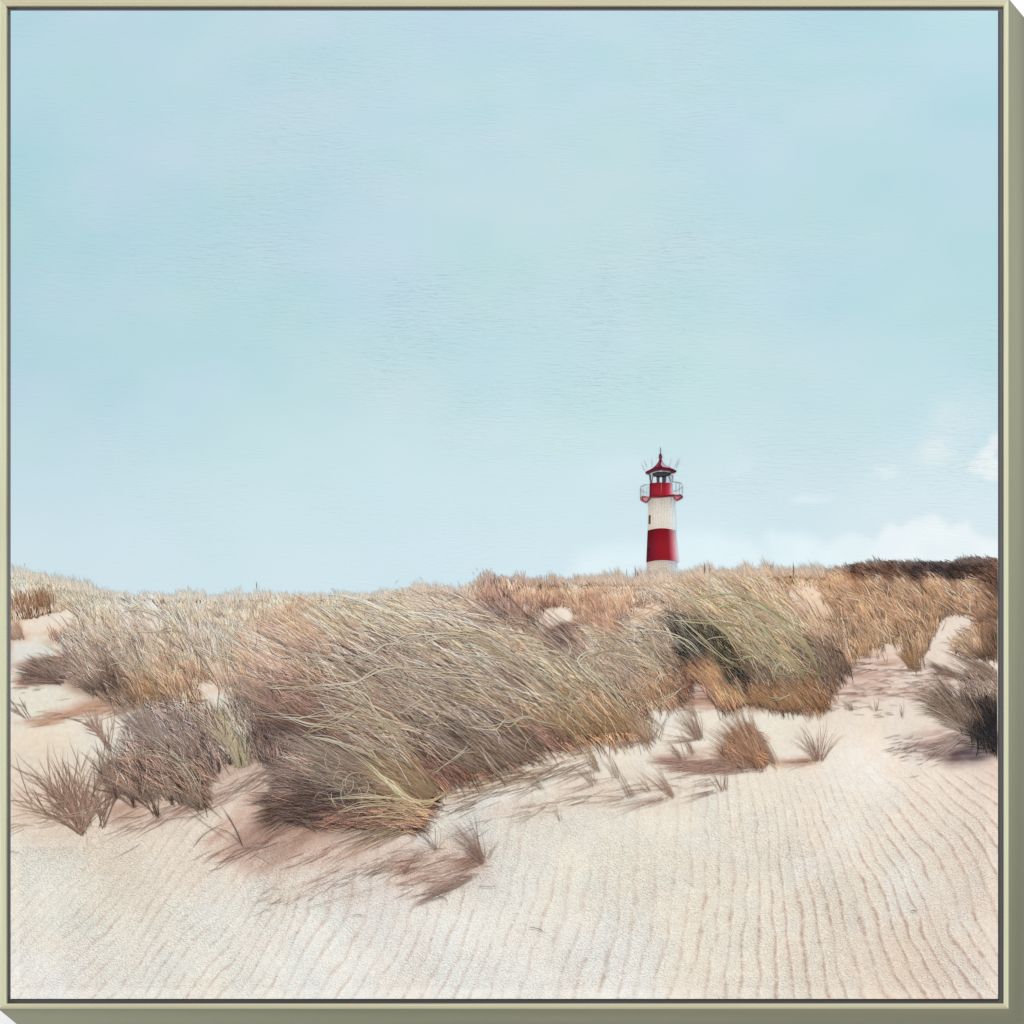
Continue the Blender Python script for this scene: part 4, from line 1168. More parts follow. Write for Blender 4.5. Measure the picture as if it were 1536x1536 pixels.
tuft(s, [(240, 1052), (238, 1040)], 60, 112, 8, (70, 130), 34, 1.5, (196, 178, 134), (226, 212, 176), 2, 0.85)
# looping pale blades
for pts in ([(237, 1050), (222, 1000), (200, 965), (170, 954), (152, 960), (150, 975)], [(300, 975), (255, 935), (215, 917), (188, 918), (178, 930), (178, 942)],
            [(150, 975), (175, 990), (215, 1010)], [(188, 918), (205, 910), (216, 904)], [(360, 988), (320, 980), (285, 965), (270, 950)], [(270, 950), (255, 947), (235, 952), (228, 975), (250, 985), (280, 988), (300, 978)],
            [(250, 950), (225, 948), (208, 948), (204, 955)], [(350, 1000), (330, 992), (305, 980), (290, 968), (278, 955)], [(232, 995), (250, 1005), (262, 1008), (285, 1005)]):
    curve_stroke(s, pts, 2.0, (196, 176, 136), (232, 218, 186), 2, 2.2, 0.0012)

# ---- shrubs bottom left
s = new('twiggy_shrub', 0.0012, 'leafless pinkish brown shrub at far left front')
def twig(S_, x, y, n, ang, spread, L, wid, lo, hi, sub=3, bend=0):
    """branching twigs: stems that fork twice"""
    a = ang + rng.uniform(-spread, spread, n)
    Ls = rng.uniform(L[0], L[1], n)
    xs_ = x + rng.normal(0, 3, n)
    ys_ = y + rng.normal(0, 1.5, n)
    s_ = rng.random((n, 1))
    c = np.array(lo, float) * (1 - s_) + np.array(hi, float) * s_
    S_.add(xs_, ys_, a, Ls, np.full(n, float(bend)), np.full(n, wid), c * 0.85, c, None, 6, 0.05)
    for lvl in range(sub):
        m = n * 2
        k = rng.integers(0, n, m)  # side shoots
        t = rng.uniform(0.25, 0.85, m)
        aa = np.radians(a[k] + bend * t * 0.5)
        bx_ = xs_[k] + np.cos(aa) * Ls[k] * t
        by_ = ys_[k] - np.sin(aa) * Ls[k] * t
        s_ = rng.random((m, 1))
        c = np.array(lo, float) * (1 - s_) + np.array(hi, float) * s_
        S_.add(bx_, by_, a[k] + rng.choice([-1, 1], m) * rng.uniform(8, 30, m), Ls[k] * rng.uniform(0.3, 0.75, m), rng.normal(0, 14, m), np.full(m, wid * 0.8), c * 0.9, c * 1.04, None, 4, 0.05)


twig(s, 122, 1252, 30, 106, 50, (30, 120), 1.15, (110, 78, 66), (200, 164, 140), 2, 8)
twig(s, 132, 1240, 14, 124, 30, (40, 120), 1.0, (126, 92, 78), (200, 166, 144), 3)
twig(s, 155, 1242, 7, 88, 22, (30, 70), 1.5, (110, 80, 70), (186, 150, 128), 2)
s = new('twiggy_shrub', 0.0010)
twig(s, 166, 1125, 9, 112, 42, (30, 70), 1.2, (140, 108, 94), (198, 166, 146), 2)
twig(s, 40, 1077, 6, 140, 22, (20, 40), 1.0, (150, 130, 120), (186, 168, 156), 1)
s = new('brown_shrub', 0.0013, 'dense brown twiggy shrub left of the largest clump')
SD = [(180, 1120, 130, 14), (240, 1100, 122, 14), (290, 1090, 118, 14), (260, 1170, 135, 20), (330, 1100, 112, 10), (190, 1190, 120, 14)]
fill(s, [(178, 1130), (190, 1090), (215, 1062), (270, 1048), (320, 1062), (345, 1090), (345, 1130), (315, 1150), (312, 1180), (305, 1205), (270, 1190), (230, 1180), (190, 1175), (170, 1160)],
     1150, 122, (18, 46), 14, 1.2, 0.34, 16, dirs=SD)
for x_, y_ in ((175, 1200), (200, 1212), (236, 1226), (258, 1208), (274, 1206), (300, 1216), (330, 1160), (345, 1148), (318, 1152), (362, 1150)):
    twig(s, x_, y_, 5, 118, 26, (46, 100), 1.3, (92, 70, 62), (190, 162, 142), 2)
    tuft(s, [(x_, y_), (x_ + 1, y_ - 2)], 5, 102, 14, (18, 34), 6, 2.2, (76, 58, 52), (110, 86, 74), 1)
tuft(s, [(285, 1205), (308, 1212)], 170, 136, 20, (60, 140), 16, 1.35, (120, 96, 80), (214, 192, 162), 5, 0.75)
tuft(s, [(190, 1195), (240, 1200)], 90, 130, 28, (40, 100), 14, 1.2, (120, 90, 78), (200, 168, 146), 6, 0.75)
tuft(s, [(230, 1120), (300, 1140)], 240, 124, 20, (50, 100), 12, 1.1, (130, 108, 100), (206, 182, 164), 10, 0.8)
for pts in ([(305, 1200), (285, 1160), (245, 1120), (205, 1095)], [(300, 1195), (270, 1150), (235, 1135), (200, 1130)], [(355, 1150), (335, 1110), (300, 1080), (265, 1060)]):
    curve_stroke(s, pts, 1.8, (186, 164, 134), (216, 198, 170), 4, 6, 0.0008)

# ---- mid left: grass between
s = new('grass_clump', 0.0011, 'warm brown grass slope between the left clump and the largest clump')
fill(s, [(345, 965), (380, 940), (440, 925), (520, 915), (600, 900), (690, 900), (760, 925), (720, 960), (560, 980), (500, 1010), (440, 1060), (380, 1060), (340, 1040), (320, 1010)],
     3200, 124, (14, 30), 14, 1.05, 0.15, 12, dirs=[(360, 960, 105, 12), (430, 950, 125, 12), (520, 950, 128, 14), (600, 920, 135, 18), (700, 920, 140, 18), (380, 1030, 112, 14), (450, 1010, 130, 14)])
tuftfield(s, [(350, 975), (385, 945), (440, 930), (520, 925), (600, 910), (690, 908), (760, 930), (720, 960), (560, 985), (500, 1012), (440, 1060), (380, 1060), (345, 1040), (325, 1012)], 230, 24, 124, (16, 38), 14, 16, 0.95, 0.16, foot=6, dark=0.76, tip=1.1, dirs=[(360, 960, 105, 12), (430, 950, 125, 12), (520, 950, 128, 14), (600, 920, 135, 18), (700, 920, 140, 18), (380, 1030, 112, 14), (450, 1010, 130, 14)])
s = new('dark_grass_clump', 0.0012, 'dark grey hollow clump left of the largest clump')
fill(s, [(345, 1040), (380, 1020), (430, 1010), (470, 1040), (450, 1090), (430, 1125), (395, 1135), (370, 1120), (345, 1100)], 1700, 108, (22, 46), 14, 1.4, 0.34, 14)
for x_, y_ in ((392, 1135), (380, 1130), (415, 1128), (402, 1122)):
    twig(s, x_, y_, 6, 100, 26, (40, 90), 1.5, (70, 56, 50), (150, 128, 108), 2)
tuft(s, [(355, 1152), (372, 1146)], 110, 108, 15, (50, 110), 22, 1.6, (176, 158, 112), (226, 212, 170), 3, 0.82)

# ---- the largest clump
s = new('large_grass_clump', 0.0015, 'largest clump, long blades combed up to the left by the wind')
MD = [(450, 1000, 132, 20), (520, 960, 142, 18), (600, 920, 148, 22), (700, 930, 150, 22), (560, 1020, 146, 16), (640, 1020, 146, 16), (720, 1010, 140, 20), (800, 1000, 136, 22), (860, 1010, 130, 26),
      (900, 1050, 124, 22), (940, 1080, 120, 16), (480, 1060, 150, 14), (560, 1090, 143, 18), (640, 1090, 138, 18), (700, 1110, 142, 18), (780, 1070, 138, 20), (760, 1130, 150, 14), (850, 1090, 132, 18), (600, 1160, 132, 22), (640, 1160, 128, 22), (520, 1120, 150, 14)]
BIG = [(400, 1000), (440, 975), (520, 958), (560, 935), (620, 915), (700, 912), (760, 930), (800, 955), (850, 970), (900, 1000), (940, 1035), (962, 1070), (970, 1100), (930, 1106), (870, 1108), (812, 1128),
       (760, 1148), (700, 1160), (650, 1182), (620, 1190), (560, 1150), (500, 1120), (455, 1110), (430, 1075), (410, 1040)]
fill(s, BIG, 5600, 140, (30, 76), 18, 1.2, 0.26, 10, dirs=MD, wave=0.05, seg=6)
tuftfield(s, BIG, 260, 24, 140, (44, 125), 10, 26, 0.98, 0.22, dirs=MD, foot=8, dark=0.62, tip=1.2, seg=7)
for pl_, n_ in (([(590, 1060), (680, 1050), (760, 1090), (740, 1130), (680, 1150), (640, 1130)], 420), ([(540, 985), (640, 975), (760, 1010), (740, 1035), (620, 1030), (550, 1015)], 260),
                ([(440, 1035), (500, 1030), (540, 1060), (500, 1085), (450, 1075)], 160), ([(800, 1060), (880, 1060), (900, 1090), (820, 1105)], 150)):
    fill(s, pl_, n_, 140, (24, 60), 16, 1.0, 0.22, 9, dirs=MD, wave=0.04, seg=6, hue=(78, 66, 62), mixh=0.62)
# pale highlights layered over
s = new('large_grass_clump', 0.0021)
fill(s, [(430, 985), (520, 960), (620, 925), (720, 925), (800, 965), (880, 1000), (930, 1050), (900, 1080), (800, 1060), (760, 1110), (700, 1100), (640, 1150), (560, 1130), (480, 1070)],
     700, 140, (40, 105), 26, 1.3, 0.2, 9, dirs=MD, wave=0.08, seg=9, hue=(208, 190, 166), mixh=0.4)
tuft(s, [(850, 1105), (900, 1100), (958, 1098)], 170, 128, 12, (40, 100), 22, 1.4, (150, 108, 72), (212, 176, 128), 3, 0.8)
tuft(s, [(700, 1160), (760, 1150), (820, 1125)], 170, 140, 14, (40, 90), 14, 1.2, (104, 88, 76), (190, 162, 132), 4, 0.8)
tuft(s, [(640, 1200), (652, 1190), (656, 1180)], 170, 136, 16, (50, 120), 20, 1.4, (130, 98, 72), (206, 174, 130), 3, 0.8)
tuft(s, [(965, 1105), (975, 1112)], 40, 110, 18, (24, 60), 14, 1.2, (170, 130, 104), (226, 196, 160), 3, 0.85)
LONG = [
    ([(800, 1125), (760, 1070), (690, 1020), (620, 1005), (575, 1005), (535, 1025), (480, 1030), (440, 1035)], 3.2),
    ([(790, 1050), (740, 1022), (680, 1010), (620, 1012)], 2.4),
    ([(700, 1005), (660, 985), (620, 972), (580, 968), (555, 985), (530, 995)], 2.6),
    ([(760, 985), (720, 955), (680, 952), (640, 952), (610, 960), (585, 972)], 2.4),
    ([(780, 1000), (740, 975), (690, 958), (650, 960), (635, 970)], 2.4),
    ([(640, 1145), (600, 1105), (570, 1075), (545, 1045), (520, 1030), (480, 1028)], 3.0),
    ([(560, 1060), (540, 1050), (525, 1030)], 2.4),
    ([(470, 1030), (430, 1032), (400, 1035)], 1.8),
    ([(600, 1110), (570, 1090), (500, 1075), (440, 1078), (380, 1072)], 2.4),
    ([(545, 1100), (500, 1090), (460, 1085), (420, 1070)], 2.2),
    ([(620, 1150), (560, 1120), (500, 1085)], 2.2),
    ([(600, 1160), (550, 1130), (500, 1112), (455, 1104)], 4.2),
    ([(455, 1104), (480, 1095), (505, 1085), (530, 1070), (545, 1055)], 1.8),
    ([(870, 1080), (820, 1040), (770, 1000), (720, 985), (680, 985)], 2.4),
    ([(900, 1095), (850, 1050), (800, 1005), (760, 975), (720, 960)], 2.0),
    ([(950, 1085), (925, 1055), (900, 1020), (870, 1000), (880, 985), (905, 978)], 3.0),
    ([(940, 1075), (915, 1040), (890, 1010), (865, 995)], 2.4),
    ([(905, 978), (935, 975), (970, 985), (990, 1000)], 2.2),
    ([(905, 978), (890, 985), (892, 1000), (880, 1010)], 2.0),
    ([(870, 1095), (820, 1085), (790, 1078), (760, 1085), (730, 1070)], 2.0),
    ([(760, 1100), (720, 1085), (700, 1060)], 1.8),
    ([(870, 1040), (845, 1050), (830, 1040), (800, 1045)], 1.8),
    ([(900, 1035), (870, 1030), (855, 1045), (865, 1055), (880, 1048)], 1.6),
    ([(780, 1085), (765, 1082), (740, 1090), (700, 1092)], 1.6),
    ([(640, 1170), (680, 1140), (710, 1115)], 1.5),
    ([(800, 940), (770, 935), (760, 950), (775, 965)], 1.6),
    ([(760, 1170), (740, 1150), (715, 1120)], 1.4),
    ([(680, 1060), (640, 1050), (600, 1070)], 1.6),
    ([(720, 1130), (690, 1128), (640, 1110)], 1.6)]
for pts, wd in LONG:
    curve_stroke(s, pts, wd, (168, 142, 98), (232, 221, 200), 3, 4.0, 0.0010)
# many free curved blades over the mass
for q in range(120):
    x0_ = rng.uniform(520, 940)
    y0_ = rng.uniform(1010, 1120) - max(0, 640 - x0_) * 0.1
    if not inside(BIG, np.array([x0_]), np.array([y0_]))[0]:
        continue
    d_ = idw(np.array(MD, float), np.array([x0_]), np.array([y0_]), 3, 300)[0]
    a_ = math.radians(d_[0] + rng.normal(0, 6))
    L_ = rng.uniform(50, 130)
    p = [(x0_, y0_)]
    for _ in range(3):
        p.append((p[-1][0] + math.cos(a_) * L_ / 3, p[-1][1] - math.sin(a_) * L_ / 3))
        a_ += math.radians(rng.uniform(2, 20))
    g_ = rng.uniform(0.84, 1.04)
    curve_stroke(s, p, rng.uniform(0.9, 1.9), np.array((160, 138, 108)) * g_, np.array((222, 210, 188)) * g_, 1, 0, 0.0007, 9)

# ---- lower dark clump
s = new('dark_grass_clump', 0.0019, 'dark clump in front of the largest clump, fanned out to the left')
DD = [(440, 1150, 150, 10), (440, 1200, 172, 10), (480, 1180, 162, 12), (540, 1150, 150, 14), (540, 1200, 165, 12), (600, 1180, 140, 20), (600, 1225, 160, 22), (520, 1230, 185, 8)]
fill(s, [(418, 1200), (428, 1160), (450, 1125), (500, 1112), (560, 1130), (620, 1165), (640, 1200), (632, 1235), (612, 1248), (560, 1238), (500, 1236), (455, 1238), (425, 1228)],
     3400, 160, (24, 60), 14, 1.3, 0.36, 9, dirs=DD, wave=0.05, seg=6)
tuft(s, [(614, 1190), (632, 1210), (634, 1238)], 330, 150, 20, (60, 150), 30, 1.4, (120, 92, 68), (218, 188, 142), 3, 0.78, angx=[136, 150, 172])
tuft(s, [(620, 1215), (636, 1245)], 170, 170, 22, (50, 140), 24, 1.2, (96, 74, 62), (206, 180, 150), 4, 0.75)
tuft(s, [(500, 1170), (560, 1200)], 260, 155, 14, (50, 110), 10, 1.15, (120, 98, 84), (214, 192, 164), 14, 0.8)
tuft(s, [(480, 1130), (560, 1160)], 170, 150, 12, (50, 100), 10, 1.1, (128, 106, 96), (206, 182, 162), 10, 0.8)
for pts, wd in (([(672, 1190), (652, 1202), (625, 1202), (600, 1190), (575, 1165), (550, 1145), (500, 1112)], 2.6), ([(660, 1196), (640, 1208), (610, 1196), (585, 1175), (560, 1155)], 2.2),
                ([(632, 1215), (600, 1200), (550, 1195), (480, 1200)], 1.8), ([(630, 1222), (590, 1210), (540, 1212), (500, 1225)], 1.6), ([(635, 1235), (600, 1228), (560, 1226), (520, 1230)], 1.5),
                ([(600, 1165), (575, 1150), (560, 1130), (540, 1118)], 1.6)):
    curve_stroke(s, pts, wd, (196, 166, 112), (228, 212, 172), 4, 3.0, 0.0009)
# dark blades reaching out over the brown sand at the left
tuft(s, [(440, 1195), (450, 1225)], 170, 185, 22, (30, 75), 10, 1.1, (70, 56, 50), (150, 118, 100), 8, 0.9)
tuft(s, [(440, 1150), (455, 1185)], 120, 165, 16, (30, 60), 6, 1.0, (90, 72, 66), (196, 166, 150), 8, 0.9)
for pts, wd, c_ in (([(366, 1272), (352, 1240), (330, 1205)], 1.8, (74, 58, 52)), ([(366, 1270), (345, 1250), (315, 1240)], 1.3, (110, 92, 84)), ([(290, 1272), (310, 1250), (345, 1232)], 1.2, (100, 78, 68)),
                    ([(345, 1262), (300, 1230), (262, 1195)], 1.2, (150, 120, 100)), ([(410, 1298), (395, 1288), (375, 1278)], 1.5, (196, 166, 150)), ([(335, 1230), (318, 1215), (300, 1205)], 1.0, (88, 72, 66)),
                    ([(16, 1277), (24, 1279), (32, 1280)], 1.0, (140, 110, 96)), ([(545, 1275), (575, 1260)], 2.6, (222, 192, 160)), ([(400, 1270), (370, 1272), (350, 1278)], 1.0, (150, 130, 120)),
                    ([(300, 1225), (265, 1228), (240, 1232)], 0.9, (90, 74, 66)), ([(312, 1232), (300, 1222), (296, 1212)], 0.9, (80, 66, 60))):
    s = new('sand_twig', 0.0014)
    curve_stroke(s, pts, wd, c_, c_, 1)

# ---- clump between the largest and the right-hand one
s = new('grass_clump', 0.0014, 'tangled straw clump right of the largest clump, beside the dark hollow')
CD = [(820, 950, 130, 18), (880, 970, 135, 20), (940, 960, 150, 20), (960, 1000, 135, 22), (1000, 960, 140, 20), (1010, 1020, 120, 16), (940, 1030, 130, 20), (980, 1045, 118, 14)]
fill(s, [(815, 955), (850, 945), (900, 940), (940, 935), (985, 925), (1008, 945), (1020, 980), (1035, 1010), (1030, 1040), (1010, 1055), (970, 1060), (945, 1040), (900, 1005), (850, 975)],
     1900, 132, (18, 44), 20, 1.15, 0.22, 12, dirs=CD, wave=0.05)
tuftfield(s, [(830, 965), (900, 955), (985, 940), (1008, 960), (1020, 990), (1032, 1030), (1028, 1050), (1000, 1058), (965, 1056), (940, 1040), (900, 1008), (860, 985)], 100, 26, 132, (24, 60), 16, 24, 1.0, 0.2, dirs=CD, foot=6, dark=0.66, tip=1.18)
tuft(s, [(950, 1052), (1000, 1056), (1032, 1048)], 190, 118, 14, (30, 80), 22, 1.3, (150, 110, 80), (214, 178, 138), 4, 0.78)
for q in range(60):
    x0_, y0_ = rng.uniform(900, 1030), rng.uniform(960, 1045)
    a_ = math.radians(rng.normal(128, 12))
    L_ = rng.uniform(40, 90)
    p = [(x0_, y0_)]
    for _ in range(3):
        p.append((p[-1][0] + math.cos(a_) * L_ / 3, p[-1][1] - math.sin(a_) * L_ / 3))
        a_ += math.radians(rng.uniform(6, 28))
    curve_stroke(s, p, rng.uniform(1.1, 1.8), (176, 156, 120), (222, 204, 176), 1, 0, 0.0006, 9)
for pts, wd in (([(1062, 995), (1035, 965), (1005, 950), (970, 946), (930, 954)], 2.6), ([(1120, 1052), (1085, 1010), (1050, 985), (1015, 958), (990, 948)], 2.0), ([(990, 1052), (1010, 1045), (1030, 1025)], 1.8),
                ([(985, 1035), (985, 1020), (995, 1012), (1010, 1014)], 2.2), ([(930, 954), (900, 958), (870, 955)], 1.6), ([(1000, 1010), (980, 1000), (940, 985), (900, 980)], 1.8),
                ([(830, 985), (850, 985), (858, 970), (845, 955), (820, 945)], 1.6), ([(930, 1025), (920, 1000), (895, 985)], 1.6)):
    curve_stroke(s, pts, wd, (200, 182, 138), (232, 218, 188), 2, 3.0, 0.0011)

s = new('hollow_shade_grass', 0.0023, 'near black green shade inside the hollow')
fill(s, [(985, 925), (1005, 920), (1050, 935), (1090, 960), (1110, 990), (1120, 1040), (1095, 1040), (1075, 1000), (1050, 980), (1045, 1010), (1028, 1000), (1008, 960)], 330, 128, (18, 40), 14, 1.15, 0.45, 14, hue=(76, 70, 58), mixh=0.45)
s = new('orange_grass_tuft', 0.0026, 'bright orange tuft in the dark hollow')
fill(s, [(1045, 972), (1065, 985), (1085, 1005), (1102, 1035), (1106, 1058), (1078, 1058), (1060, 1035), (1040, 1010)], 520, 118, (20, 42), 12, 1.35, 0.2, 7)
tuft(s, [(1080, 1058), (1106, 1056)], 150, 122, 7, (40, 90), 14, 1.4, (160, 104, 66), (232, 184, 134), 3, 0.8)
tuft(s, [(1108, 1060), (1118, 1056)], 40, 116, 8, (30, 70), 14, 1.2, (186, 140, 100), (236, 196, 150), 3, 0.85)

# ---- right-hand large clump
s = new('large_grass_clump', 0.0016, 'second largest clump, straw tops over an olive middle, in front of the lighthouse foot')
RD = [(1000, 880, 120, 20), (1060, 880, 130, 20), (1120, 890, 132, 18), (1180, 910, 128, 18), (1220, 940, 122, 14), (1080, 940, 140, 18), (1140, 960, 138, 16), (1200, 980, 132, 14), (1160, 1030, 128, 14), (1220, 1040, 118, 14), (1260, 980, 112, 12), (1120, 1010, 128, 14)]
RB = [(985, 880), (1020, 868), (1072, 862), (1125, 860), (1165, 866), (1190, 890), (1215, 905), (1250, 930), (1275, 960), (1275, 985), (1258, 1010), (1240, 1035), (1238, 1058), (1200, 1064), (1150, 1058), (1120, 1045), (1110, 1000), (1085, 960), (1050, 935), (1010, 920), (985, 905)]
fill(s, RB, 4700, 130, (20, 46), 16, 1.15, 0.22, 11, dirs=RD, wave=0.04, seg=6)
tuftfield(s, RB, 230, 24, 130, (30, 74), 12, 20, 0.95, 0.2, dirs=RD, foot=7, dark=0.68, tip=1.18)
s = new('large_grass_clump', 0.0022)
tuft(s, [(1120, 1054), (1180, 1066), (1236, 1060)], 300, 122, 14, (24, 60), 16, 1.3, (150, 100, 66), (222, 170, 120), 4, 0.75)
tuft(s, [(1238, 1030), (1270, 1000)], 120, 115, 16, (24, 60), 14, 1.2, (96, 74, 64), (186, 150, 120), 4, 0.8)
fill(s, [(1010, 885), (1080, 872), (1150, 878), (1200, 930), (1220, 980), (1180, 1020), (1120, 980), (1060, 930)], 420, 130, (34, 80), 22, 1.4, 0.12, 8, dirs=RD, seg=8, hue=(216, 190, 148), mixh=0.5)
for pts, wd in (([(1230, 1010), (1215, 975), (1190, 948), (1150, 915), (1110, 902), (1078, 897)], 3.4), ([(1212, 1022), (1180, 985), (1145, 945), (1120, 915), (1098, 905)], 4.2), ([(1135, 985), (1100, 960), (1065, 930), (1030, 895), (1010, 885)], 3.4),
                ([(1228, 1005), (1205, 965), (1175, 940), (1148, 942)], 2.6), ([(1190, 940), (1155, 915), (1115, 895), (1080, 892), (1030, 900), (1000, 920)], 2.0), ([(1108, 912), (1090, 908), (1072, 914)], 2.0),
                ([(1108, 998), (1080, 985), (1050, 955), (1010, 920)], 2.0), ([(1108, 996), (1120, 988), (1135, 985)], 1.8), ([(1240, 1018), (1190, 1000), (1150, 975), (1120, 950)], 2.0),
                ([(1195, 1010), (1180, 1014), (1165, 1008), (1168, 998), (1182, 996), (1190, 1006)], 1.5), ([(1165, 1025), (1163, 1005), (1180, 995)], 1.5), ([(1150, 1045), (1170, 1050), (1195, 1038)], 1.5),
                ([(1120, 940), (1050, 935), (1000, 930)], 1.5)):
    curve_stroke(s, pts, wd, (160, 144, 92), (216, 202, 162), 3, 3.0, 0.0010)

# ---- fine flecks and curls of paint over the grass
s = new('grass_flecks', 0.0025)
AD = LD + SD + MD + CD + RD + DD
for poly_, n_ in (([(95, 940), (200, 905), (345, 965), (345, 1020), (240, 1048), (160, 1045), (100, 1000)], 900),
                  ([(350, 975), (440, 925), (600, 900), (700, 900), (800, 950), (900, 1000), (955, 1080), (800, 1120), (640, 1180), (500, 1110), (400, 1050)], 2600),
                  ([(830, 960), (985, 930), (1025, 1000), (1025, 1045), (960, 1050)], 700),
                  ([(1000, 880), (1160, 868), (1260, 950), (1265, 1000), (1236, 1055), (1130, 1045), (1060, 935)], 1300),
                  ([(1240, 880), (1490, 880), (1490, 915), (1400, 920), (1370, 970), (1270, 960)], 900),
                  ([(190, 1110), (230, 1065), (320, 1065), (340, 1120), (300, 1190), (200, 1160)], 260),
                  ([(435, 1160), (500, 1120), (620, 1180), (625, 1235), (500, 1230)], 420)):
    fill(s, poly_, int(n_ * 0.22), 130, (10, 30), 20, 0.95, 0.2, 14, dirs=AD, seg=5, hue=(226, 206, 184), mixh=0.22)
for poly_, n_ in (([(150, 960), (300, 960), (320, 1010), (240, 1030), (160, 1010)], 40), ([(440, 1000), (600, 930), (760, 950), (920, 1030), (940, 1080), (640, 1150), (520, 1100)], 150),
                  ([(850, 970), (980, 945), (1020, 1030), (960, 1040)], 70), ([(1030, 890), (1150, 890), (1230, 1000), (1150, 1040)], 60), ([(480, 1140), (600, 1170), (610, 1230), (500, 1220)], 40)):
    n_ = int(n_ * 0.6)
    x_, y_ = sample(poly_, n_)
    g_ = rng.uniform(0.82, 1.05, (n_, 1))
    cc = np.array((216., 200, 172)) * g_
    s.add(x_, y_, rng.normal(135, 45, n_), rng.uniform(14, 46, n_), rng.choice([-1, 1], n_) * rng.uniform(40, 150, n_), rng.uniform(0.8, 1.3, n_), cc * 0.9, cc, None, 9, 0.1)

FILTER[0] = False
# ---- tufts on the sand, front right
def small_tuft(x, y, n, ang, spread, L, bend, lo=(160, 118, 96), hi=(216, 178, 150), wid=1.15, label=None, shadow=None, z=0.0022):
    s_ = new('grass_tuft', z, label)
    n = max(5, int(n * 0.55))
    wid *= 0.62
    lo = np.array(lo) * 0.84
    spread *= 1.25
    tuft(s_, [(x - 3, y), (x + 3, y - 1)], n, ang, spread, (L[0] * 0.6, L[1] * 1.05), bend * 1.4, wid, lo, hi, 2.4, 0.85, wave=0.09, seg=8)
    if shadow:
        m = int(n * 0.45)
        a_, Ls = shadow
        s_.add(np.full(m, float(x)) - rng.uniform(0, 20, m) + rng.normal(0, 4, m), np.full(m, float(y)) + rng.normal(0, 1.5, m), a_ + rng.normal(0, 6, m), rng.uniform(Ls * 0.3, Ls, m), rng.normal(0, 9, m), np.full(m, 0.6),
               np.full((m, 3), (146, 110, 96)), np.full((m, 3), (190, 160, 144)), np.zeros(m), 4)
    return s_


s = new('grass_tuft', 0.0022, 'dense orange brown tuft on the sand, right of centre')
fill(s, [(1075, 1130), (1095, 1110), (1120, 1085), (1140, 1100), (1150, 1130), (1145, 1148), (1110, 1148), (1085, 1142)], 170, 130, (14, 34), 14, 1.2, 0.2, 12, hue=(158, 112, 82), mixh=1.0)
tuft(s, [(1132, 1150), (1149, 1147)], 130, 122, 20, (40, 100), 16, 1.2, (136, 92, 66), (214, 164, 124), 3, 0.8)
tuft(s, [(1120, 1148), (1146, 1150)], 80, 160, 22, (30, 80), 8, 1.0, (140, 104, 88), (196, 158, 136), 4, 0.85)
tuft(s, [(1140, 1150), (1150, 1146)], 22, 106, 12, (60, 110), 16, 1.0, (176, 136, 114), (206, 166, 142), 3, 0.9)
tuft(s, [(1162, 1144), (1168, 1146)], 14, 120, 14, (40, 70), 14, 1.0, (160, 120, 104), (186, 150, 132), 3, 0.9)
m = 110
s.add(rng.uniform(1020, 1148, m), rng.uniform(1140, 1158, m), 182 + rng.normal(0, 7, m), rng.uniform(15, 60, m), rng.normal(0, 6, m), np.full(m, 1.0), np.tile(np.array((142., 108, 94)), (m, 1)), np.tile(np.array((196., 164, 148)), (m, 1)), np.zeros(m), 4)
small_tuft(1050, 1110, 55, 118, 20, (24, 62), 16, shadow=(184, 60), label='thin tuft right of centre')
small_tuft(1052, 1108, 30, 104, 14, (40, 76), 12)
small_tuft(1008, 1197, 44, 120, 16, (30, 72), 14, (176, 126, 96), (226, 180, 148), shadow=(195, 110))
small_tuft(1085, 1187, 34, 100, 26, (14, 36), 8, shadow=(192, 60))
small_tuft(1226, 1142, 70, 104, 24, (20, 64), 16, (170, 124, 104), (212, 170, 146), label='lone arched tuft on bare sand', shadow=(182, 60))
small_tuft(1234, 1142, 20, 76, 16, (26, 58), -18, (170, 128, 108), (200, 160, 140))
small_tuft(972, 1112, 60, 112, 22, (24, 58), 14, (160, 116, 94), (222, 180, 148), shadow=(190, 60))
small_tuft(898, 1158, 34, 120, 16, (26, 62), 14, (166, 132, 96), (216, 186, 142), shadow=(195, 90))
small_tuft(893, 1178, 20, 116, 16, (20, 50), 14, shadow=(197, 70))
small_tuft(926, 1168, 16, 116, 12, (22, 52), 12, shadow=(195, 80))
small_tuft(949, 1198, 18, 110, 12, (26, 72), 12, shadow=(192, 60))
small_tuft(975, 1187, 14, 130, 16, (16, 38), 12, shadow=(195, 50))
small_tuft(1022, 1138, 28, 122, 20, (18, 40), 10, shadow=(182, 50))
small_tuft(1040, 1133, 20, 118, 16, (18, 46), 10, shadow=(182, 40))
small_tuft(985, 1110, 16, 80, 20, (20, 44), -14)
small_tuft(1040, 1075, 14, 112, 14, (14, 40), 10)
small_tuft(840, 1232, 7, 104, 12, (16, 30), 6, (190, 160, 142), (206, 180, 164))
small_tuft(812, 1186, 16, 130, 20, (16, 40), 8, (150, 120, 96), (196, 164, 130), shadow=(200, 60))
small_tuft(1278, 1066, 24, 110, 30, (8, 24), 6, (150, 116, 98), (190, 154, 134))
small_tuft(1316, 1066, 18, 100, 26, (8, 26), 6, (170, 136, 118), (196, 164, 146))
small_tuft(1356, 1076, 8, 92, 10, (14, 36), 14, (150, 118, 104), (186, 154, 138))
